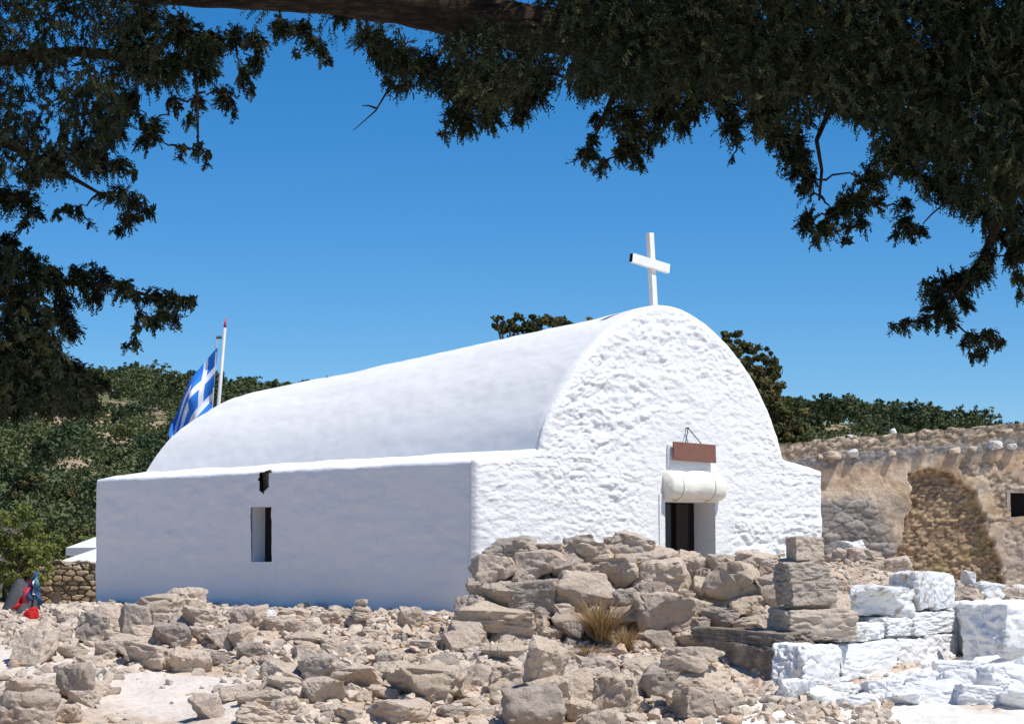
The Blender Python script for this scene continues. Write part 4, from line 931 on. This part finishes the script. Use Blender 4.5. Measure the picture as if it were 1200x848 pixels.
variants=[]
for k in range(10):
    L=hill_tree_lobes(1.0,g); variants.append(crown_quads([(c_*4,r*4) for c_,r in L],46,.088,g,.85))
occ=[]
def try_tree(x,y):
    global nt_
    z=gz(x,y); s=g.choice([.6,.8,1.0,1.2])*g.uniform(.85,1.15)*(1.0 if y<300 else .9)
    p,a,b_,t=variants[g.integers(10)]; th=g.uniform(0,6.28); R=np.array([[math.cos(th),-math.sin(th),0],[math.sin(th),math.cos(th),0],[0,0,1]])
    sc=s*np.array([g.uniform(.9,1.25),g.uniform(.9,1.25),g.uniform(.75,1.1)])
    P.append((p*sc)@R.T+np.array([x,y,z])); k=s*(1+.35*(y>250)); A_.append((a*k)@R.T); B_.append((b_*k)@R.T); T.append(np.clip(t*.35+g.uniform(-.1,.8),0,1)); nt_+=1
azs=[(-.27,-.08),(-.08,.085),(.085,.27)]
for (a0,a1) in azs:
    y=116.
    while y<365:
        w=(a1-a0)*y; n=int(w/2.7)
        for i in range(n):
            yy=y+g.uniform(-1.6,1.6); xx=a0*y+w*(i+g.uniform(.1,.9))/n
            if fbm(np.array([xx*.06]),np.array([yy*.06]),oct=4,seed=31)[0]*.5+.5<(.405 if yy>165 else .30): continue
            if a0>0 and yy<230 and g.random()<.5: continue
            try_tree(xx,yy)
        y+=3.4+.005*(y-118)
P=np.concatenate(P);A_=np.concatenate(A_);B_=np.concatenate(B_);T=np.concatenate(T)
print('hill trees',nt_,'quads',len(P))
tag(link('hillside_wood',quads_mesh('hillside_wood',P,A_,B_,M['wood_far'],T)),'dense pine and juniper wood covering the far hillsides','wood',kind='stuff')

# ---- near juniper trees overhanging the view
Jd=12.0
def jat(px,py,Y=Jd): return at(px,py,Y)
def spray_block(name,seeds,parent,off,mat):
    """seeds: array of (x,y,z, dx,dy,dz, length)"""
    g=np.random.default_rng(len(seeds)); S=np.array(seeds); n=len(S); O=S[:,:3]; Dr=unit(S[:,3:6]); Ln=S[:,6:7]
    nrm_=unit(np.cross(Dr,g.normal(size=(n,3)))); lat=np.cross(Dr,nrm_); P=[];A_=[];B_=[];T=[]; tint=g.uniform(0,1,n)*.6+.15
    tint=np.where(g.random(n)<.10,1.0,tint)
    NN=9
    P.append(O+Dr*Ln*.5); A_.append(Dr*Ln*.5); B_.append(lat*.0018); T.append(tint)
    for k in range(NN):
        a=(k+.6)/NN; o=O+Dr*Ln*a+np.array([0,0,-1.])*(.18*Ln*a*a)
        for sgn in (-1,1):
            l=(.027*(1.15-a*.75))*g.uniform(.7,1.35,(n,1)); d=unit(Dr*.9+lat*sgn*g.uniform(.25,.85,(n,1))+nrm_*g.normal(0,.45,(n,1))); w=unit(np.cross(d,nrm_+.5*g.normal(size=(n,3))))
            P.append(o+d*l*.5); A_.append(d*l*.5); B_.append(w*g.uniform(.0019,.0036,(n,1))); T.append(np.clip(tint+.1*g.normal(size=n),0,1))
    P=np.concatenate(P)-off; return link(name,quads_mesh(name,P,np.concatenate(A_),np.concatenate(B_),M[mat],np.concatenate(T)),parent)
def inpoly(x,y,poly):
    r=False; n=len(poly)
    for i in range(n):
        x0,y0=poly[i]; x1,y1=poly[(i+1)%n]
        if (y0>y)!=(y1>y) and x<(x1-x0)*(y-y0)/(y1-y0)+x0: r=not r
    return r
def clusters_to_sprays(cl,dens=1.0,Y0=Jd,sp=.35):
    out=[]
    for c in cl:
        px,py,r=c[:3]; dn=c[3] if len(c)>3 else 1.0; Y=Y0+random.uniform(-sp,sp); cen=jat(px,py,Y); R=r*mpp(Y); cb=np.array([random.gauss(0,.45),random.gauss(0,.3),random.gauss(0,.25)])
        for _ in range(max(3,int(r*r/10.5*dens*dn))):
            d=np.array([random.gauss(0,1) for _ in range(3)]); d/=np.linalg.norm(d); rad=R*.72*random.random()**.6
            o=cen+d*rad; dr=d*.75+cb+np.array([random.gauss(0,.35),random.gauss(0,.35),-.6+random.gauss(0,.3)]); L=random.uniform(.045,.13)*(.5+.5*min(1,r/25))
            o=o-unit(dr)*L*.5; out.append((*o,*dr,L))
    return out
def poly_sprays(poly,n,Y0=Jd,sp=.9,zhang=.0):
    out=[]; xs_=[p[0] for p in poly]; ys_=[p[1] for p in poly]
    while len(out)<n:
        px=random.uniform(min(xs_),max(xs_)); py=random.uniform(min(ys_),max(ys_))
        if not inpoly(px,py,poly): continue
        Y=Y0+random.uniform(-sp,sp); o=jat(px,py,Y); nz=float(vnoise(np.array([px*.035]),np.array([py*.035]),0.,12)[0])
        if nz<-.30 and random.random()<.55: continue
        dr=np.array([random.gauss(0,.7),random.gauss(0,.7),-.7+random.gauss(0,.5)]); out.append((*o,*dr,random.uniform(.05,.11)))
    return out
def twigs(mb,cl,roots,Y0=Jd):
    """connect every cluster to the nearest already connected point above"""
    pts=[(x,y,r) for x,y,r in roots]; rem=sorted([(c[0],c[1],.0035) for c in cl],key=lambda c:min((c[0]-a[0])**2+(c[1]-a[1])**2 for a in roots))
    for c in rem:
        b_=min(pts,key=lambda a:(c[0]-a[0])**2+(c[1]-a[1])**2+(4000 if a[1]>c[1]+10 else 0))
        A1=jat(b_[0],b_[1],Y0); B1=jat(c[0],c[1],Y0); dl=np.linalg.norm(B1-A1); j_=lambda q_:A1+(B1-A1)*q_+np.array([random.gauss(0,.05),random.gauss(0,.2),random.gauss(0,.05)])*dl+np.array([0,0,.12*dl*q_*(1-q_)])
        mb.tube([tuple(A1-mb.off)]+[tuple(j_(q_)-mb.off) for q_ in (.2,.4,.6,.8)]+[tuple(B1-mb.off)],[min(.009,b_[2]),.0065,.0055,.0045,.0035,.002],5); pts.append((c[0],c[1],.006))
def limb(mb,path,seg=10,rough=True):
    P=[jat(p[0],p[1],p[3] if len(p)>3 else Jd) for p in path]; r=[p[2] for p in path]; Q=[];RR=[]
    for i in range(len(P)-1):
        for k in range(12):
            a=k/12; b0_=P[i]*(1-a)+P[i+1]*a; nz=[float(fbm(np.array([b0_[0]*3.+z9]),np.array([b0_[2]*3.]),0.,3,70)[0]) for z9 in (0,9,21)]; Q.append(b0_+np.array([0,nz[0],nz[1]])*min(.035,r[i]*.5)); RR.append(lerp(r[i],r[i+1],a)*(1+.22*nz[2]))
    Q.append(P[-1]); RR.append(r[-1]); mb.tube([tuple(q_-mb.off) for q_ in Q],RR,seg)
# right tree
rb=np.array([4.7,12.4,gz(4.7,12.4)]); rt=thing('juniper_tree','old juniper whose thick limb and dark foliage overhang the top and right','tree',tuple(rb))
mb=MB(); mb.off=rb
mb.tube([(0,0,-.2),(.05,.02,.8),(-.1,-.1,1.9),(-.25,-.2,3.2),(-.15,-.2,4.6),(.2,0,6.2)],[.34,.28,.25,.22,.15,.05],14)
limb(mb,[(1690,-10,.21,12.2),(1560,20,.19,12.15),(1350,75,.165),(1180,92,.145),(1000,86,.135),(800,62,.125),(650,34,.115),(540,16,.115),(430,2,.105),(320,-5,.078),(220,-7,.060),(110,-12,.046),(20,-20,.035)],14)
limb(mb,[(1000,90,.07),(860,20,.05),(720,-60,.04),(600,-120,.03)]); limb(mb,[(1250,85,.08),(1195,170,.045),(1178,240,.03),(1152,300,.016),(1120,345,.009)])
limb(mb,[(650,38,.035),(615,62,.022),(600,100,.014)]); limb(mb,[(760,60,.03),(720,110,.018),(697,160,.009)]); limb(mb,[(985,90,.018),(972,130,.014),(957,165,.011),(963,200,.008),(960,235,.006)])
RC=[(440,55,26),(430,40,20),(455,72,22),(470,65,32),(500,80,34),(530,95,36),(560,110,40),(595,100,44),(625,108,30),(540,135,26),(550,150,15),(521,158,9),(524,145,7),(575,138,22),(610,135,18),(455,95,12),(465,105,10),(478,100,14),
(640,90,22),(690,100,24),(702,140,14),(695,165,14),(688,183,19),(703,200,8),(706,190,10),(735,140,36),(738,172,22),(728,180,14),(748,188,12),(752,198,6),(758,160,16),(780,128,34),(800,142,22),(830,105,26),(815,125,20),(770,160,14),(762,176,8),
(858,150,22),(850,130,22),(864,168,9),(900,130,36),(905,160,18),(928,176,32),(935,198,22),(950,210,15),(944,225,13),(948,258,20),(965,268,20),(975,250,14),(955,283,9),(992,285,8),(1002,235,28),(1012,262,14),(985,245,18),(995,268,12),(1020,210,26),(1028,240,15),
(1052,178,42),(1062,262,18),(1070,272,14),(1060,240,14),(1050,275,8),(1080,268,9),(1100,150,60,.6),(1095,215,30),(1120,225,30),(1140,235,28),(1160,265,16),(1180,205,40),(1150,250,20),(1190,260,26),
(1175,275,20),(1160,300,18),(1150,318,22),(1130,330,22),(1110,335,26),(1095,345,20),(1085,335,10),(1100,365,22),(1112,375,16),(1082,375,14),(1060,380,12),(1046,381,8),(1130,355,16),(1186,300,20),(1192,325,12),(1194,345,8),(1200,290,30),
(1140,398,14),(1160,395,15),(1150,412,13),(1172,402,11),(1130,405,9),(1140,416,6),(352,35,20),(375,60,13),(368,50,12),(384,72,9),(330,30,18),(345,62,5),
(400,22,14),(860,185,6),(470,80,14)]
RP=[[(640,-70),(640,55),(700,75),(740,115),(800,130),(850,120),(870,95),(880,140),(915,170),(945,140),(975,120),(1015,135),(1040,190),(1090,215),(1130,235),(1200,270),(1290,290),(1290,-70)],[(520,40),(540,110),(600,120),(650,75),(650,25),(560,15)],[(660,-60),(660,100),(830,110),(960,120),(1200,215),(1260,220),(1260,-60)]]
twigs(mb,RC,[(x,y,.012) for x,y in [(430,10),(480,15),(540,25),(600,35),(650,42),(720,55),(800,65),(900,75),(1000,90),(1100,95),(1180,95),(1195,170),(1178,240),(1152,300),(1120,345),(600,100),(697,160),(962,230),(360,0),(330,0)]])
# bare twig sticking out
for a_,b_,c_ in (((455,105),(440,130),(414,153)),((441,127),(432,124),(424,124))): mb.tube([tuple(jat(*a_)-rb),tuple(jat(*b_)-rb),tuple(jat(*c_)-rb)],[.006,.0045,.002],5)
mb.build('trunk',M['bark'],rt,True)
OFFR=[(random.uniform(1230,1480),random.uniform(-120,330)*(1-.3*random.random()),random.uniform(35,65),.7) for _ in range(46)]+[(random.uniform(560,1400),random.uniform(-190,-70),random.uniform(35,60),.6) for _ in range(34)]
S=clusters_to_sprays(RC,1.0)+clusters_to_sprays(OFFR,.6,sp=.8)+poly_sprays(RP[0],7800)+poly_sprays(RP[1],900)+poly_sprays(RP[2],8500,sp=1.1)
TOP=[]
for _ in range(420): # canopy above the picture, shades what is seen
    x=random.uniform(-1.2,6.2); yv=random.uniform(10.2,14.2); z=random.uniform(4.75,6.6); TOP.append((x,yv,z,random.uniform(.2,.4)))
for x,yv,z,R in TOP:
    for _ in range(40):
        d=np.array([random.gauss(0,1) for _ in range(3)]); d/=np.linalg.norm(d); S.append((x+d[0]*R,yv+d[1]*R,z+d[2]*R*.7,d[0],d[1],d[2]-.2,random.uniform(.10,.2)))
spray_block('crown',S,rt,rb,'juniper')
# left tree
lb=np.array([-4.6,11.6,gz(-4.6,11.6)]); lt=thing('juniper_tree','juniper at the left with foliage hanging in two dark masses down the edge','tree',tuple(lb))
mb=MB(); mb.off=lb
mb.tube([(0,0,-.2),(-.05,.02,.9),(.08,.1,2.0),(.2,.2,3.1),(.1,.1,4.4),(-.1,0,5.6)],[.27,.22,.19,.16,.10,.04],14)
limb(mb,[(-430,60,.10),(-300,60,.08),(-120,60,.06),(0,70,.045),(90,60,.03),(180,70,.018),(230,80,.010)]); limb(mb,[(-430,230,.09),(-300,200,.07),(-120,170,.05),(0,165,.03),(60,195,.014),(116,226,.008)])
limb(mb,[(-430,450,.09),(-320,420,.07),(-150,370,.05),(-30,350,.035),(60,330,.02),(130,335,.011),(190,350,.007)]); limb(mb,[(-150,380,.04),(-20,420,.025),(60,440,.012),(110,455,.006)])
limb(mb,[(180,70,.012),(215,20,.012),(226,60,.010),(231,110,.008),(232,160,.005)])
LC=[(215,40,34),(240,60,30),(205,80,28),(180,90,26),(240,85,20),(262,110,18),(270,122,13),(274,134,7),(285,88,18),(295,105,9),(230,118,14),(222,140,11),(205,120,14),(176,150,20),(170,165,14),(185,165,9),(165,140,9),
(232,172,11),(243,180,9),(215,175,9),(241,192,6),(212,185,5),(250,50,24),(275,45,20),(300,50,20),(300,75,14),(305,60,10),(228,70,16),(150,120,24),(160,60,40),(170,20,30),
(125,232,12),(140,228,16),(158,238,18),(172,250,11),(150,258,17),(140,270,8),(178,246,6),(80,245,12),(92,248,10),(68,250,8),(105,262,5),(118,190,24),(140,195,18),(155,203,8),(100,180,30),(130,150,30),
(10,235,26),(30,235,20),(42,250,13),(28,262,10),(8,285,22),(30,300,14),(60,190,30),(35,205,20),
(15,310,28),(45,320,28),(70,330,24),(95,325,26),(120,325,20),(110,348,18),(75,355,20),(145,338,18),(160,350,14),(182,348,18),(200,352,18),(216,352,13),(225,350,8),(190,368,14),(205,372,12),(178,375,14),(185,382,7),(160,385,8),(157,400,9),(150,405,7),(163,370,10),
(80,380,20),(88,392,12),(70,375,15),(55,375,16),(20,360,28),(30,400,32),(10,430,36),(50,420,24),(70,425,22),(90,435,20),(110,440,12),(40,455,26),(15,480,20),(75,455,20),(100,460,18),(120,452,13),(85,478,16),(60,478,18),(110,478,12)]
LP=[[(-70,-70),(-70,200),(0,195),(60,205),(110,190),(140,160),(150,130),(150,90),(190,90),(200,40),(215,-70)],[(-70,270),(20,285),(50,330),(70,400),(100,440),(90,470),(40,475),(-70,500)]]
twigs(mb,LC,[(x,y,.010) for x,y in [(0,70),(90,60),(180,70),(230,80),(60,195),(116,226),(0,165),(60,330),(130,335),(190,350),(-30,350),(60,440),(110,455),(215,20),(226,60),(231,110),(232,160)]])
mb.build('trunk',M['bark'],lt,True)
OFFL=[(random.uniform(-330,-90),random.uniform(-120,480),random.uniform(35,65),.7) for _ in range(44)]+[(random.uniform(-200,220),random.uniform(-190,-70),random.uniform(35,55),.6) for _ in range(16)]
S=clusters_to_sprays(LC,1.0)+clusters_to_sprays(OFFL,.6,sp=.8)+poly_sprays(LP[0],2500,sp=.6)+poly_sprays(LP[1],1900,sp=.6)
for _ in range(230):  # unseen foliage above the frame, added to shade the left crown
    x=random.uniform(-5.6,-1.3); yv=random.uniform(10.6,13.6); z=random.uniform(4.75,6.4); R=random.uniform(.2,.4)
    for _ in range(40):
        d=np.array([random.gauss(0,1) for _ in range(3)]); d/=np.linalg.norm(d); S.append((x+d[0]*R,yv+d[1]*R,z+d[2]*R*.7,d[0],d[1],d[2]-.2,random.uniform(.10,.2)))
spray_block('crown',S,lt,lb,'juniper')

# ---- dry grass
def tuft(name,label,px,py,Y,n,hgt,spread,loc=None,mat='straw',lean=0):
    o_=at(px,py,Y) if loc is None else np.array(loc); P=[];Fq=[];T=[]
    for i in range(n):
        a=random.uniform(0,6.28); r=spread*.3*random.random(); b0_=np.array([r*math.cos(a),r*math.sin(a),-.02]); d=np.array([math.cos(a)*random.uniform(0,.75)+lean+random.gauss(0,.15),math.sin(a)*random.uniform(0,.75),1.]); h_=hgt*random.uniform(.45,1); w=random.uniform(.0025,.006); sd=np.array([math.sin(a),-math.cos(a),0])*w
        t=random.random(); n0=len(P)
        for k in range(5):
            q_=k/4; c_=b0_+d*h_*q_+np.array([math.cos(a)*spread*.5*q_*q_,math.sin(a)*spread*.5*q_*q_,-.25*h_*q_*q_]); ww=(1-q_*.9); P+= [c_-sd*ww,c_+sd*ww]; T+=[t,t]
            if k: Fq.append([n0+2*k-2,n0+2*k-1,n0+2*k+1,n0+2*k])
    me=mesh_np(name,np.array(P),np.array(Fq),[M[mat]],False); a_=me.attributes.new('tint','FLOAT','POINT'); a_.data.foreach_set('value',np.array(T,np.float32))
    return tag(link(name,me,None,tuple(o_)),label,'grass')
tuft('grass_tuft','tall golden dry grass tuft growing in the rubble bank',704,748,26.95,620,.66,.26)
tuft('grass_tuft','smaller dry grass clump right of the tall golden tuft',733,762,26.7,260,.42,.22)
tuft('grass_tuft','low straw-coloured grass behind the three-stone stack',858,828,24.9,260,.32,.30)
tuft('grass_tuft','dry wisp of grass in the middle of the rubble field',481,782,25.9,70,.30,.2)
tuft('grass_tuft','sparse dry grass at the foot of the bank below the tall tuft',690,768,26.3,160,.22,.3)

# ------------------------------------------------------------------ sun, sky, camera
sd=np.array([.86,-.51]); sd/=np.linalg.norm(sd); EL=R_(61); sv=Vector((sd[0]*math.cos(EL),sd[1]*math.cos(EL),math.sin(EL)))
sun=bpy.data.lights.new('sun','SUN'); sun.energy=5.0; sun.angle=R_(.53); sun.color=(1,.955,.89); so=bpy.data.objects.new('sun',sun); COL.objects.link(so); so.rotation_euler=sv.to_track_quat('Z','Y').to_euler(); so.location=(10,-5,20)
w=bpy.data.worlds.new('World'); SC.world=w; w.use_nodes=True; nt=w.node_tree; bg=nt.nodes['Background']; sk=nt.nodes.new('ShaderNodeTexSky'); sk.sky_type='NISHITA'; sk.sun_disc=False
sk.sun_elevation=EL; sk.sun_rotation=math.atan2(sd[0],sd[1]); sk.altitude=2000; sk.air_density=1.0; sk.dust_density=0; sk.ozone_density=10
hs=nt.nodes.new('ShaderNodeHueSaturation'); hs.inputs['Saturation'].default_value=1.22; nt.links.new(sk.outputs[0],hs.inputs['Color']); tm=nt.nodes.new('ShaderNodeMix'); tm.data_type='RGBA'; tm.blend_type='MULTIPLY'; tm.inputs[0].default_value=1; tm.inputs[7].default_value=(.97,.87,.80,1); nt.links.new(hs.outputs[0],tm.inputs[6]); nt.links.new(tm.outputs[2],bg.inputs[0]); bg.inputs[1].default_value=.15
cam=bpy.data.cameras.new('camera'); co=bpy.data.objects.new('camera',cam); COL.objects.link(co); co.location=EYE; co.rotation_euler=(math.pi/2+PIT,0,0); cam.sensor_width=36; cam.lens=36*F/1200; cam.clip_start=.1; cam.clip_end=2000; SC.camera=co
SC.view_settings.view_transform='Standard'; SC.view_settings.look='None'; SC.view_settings.exposure=0.0; SC.view_settings.gamma=1; SC.view_settings.use_curve_mapping=False
SC.cycles.max_bounces=6; SC.cycles.diffuse_bounces=3
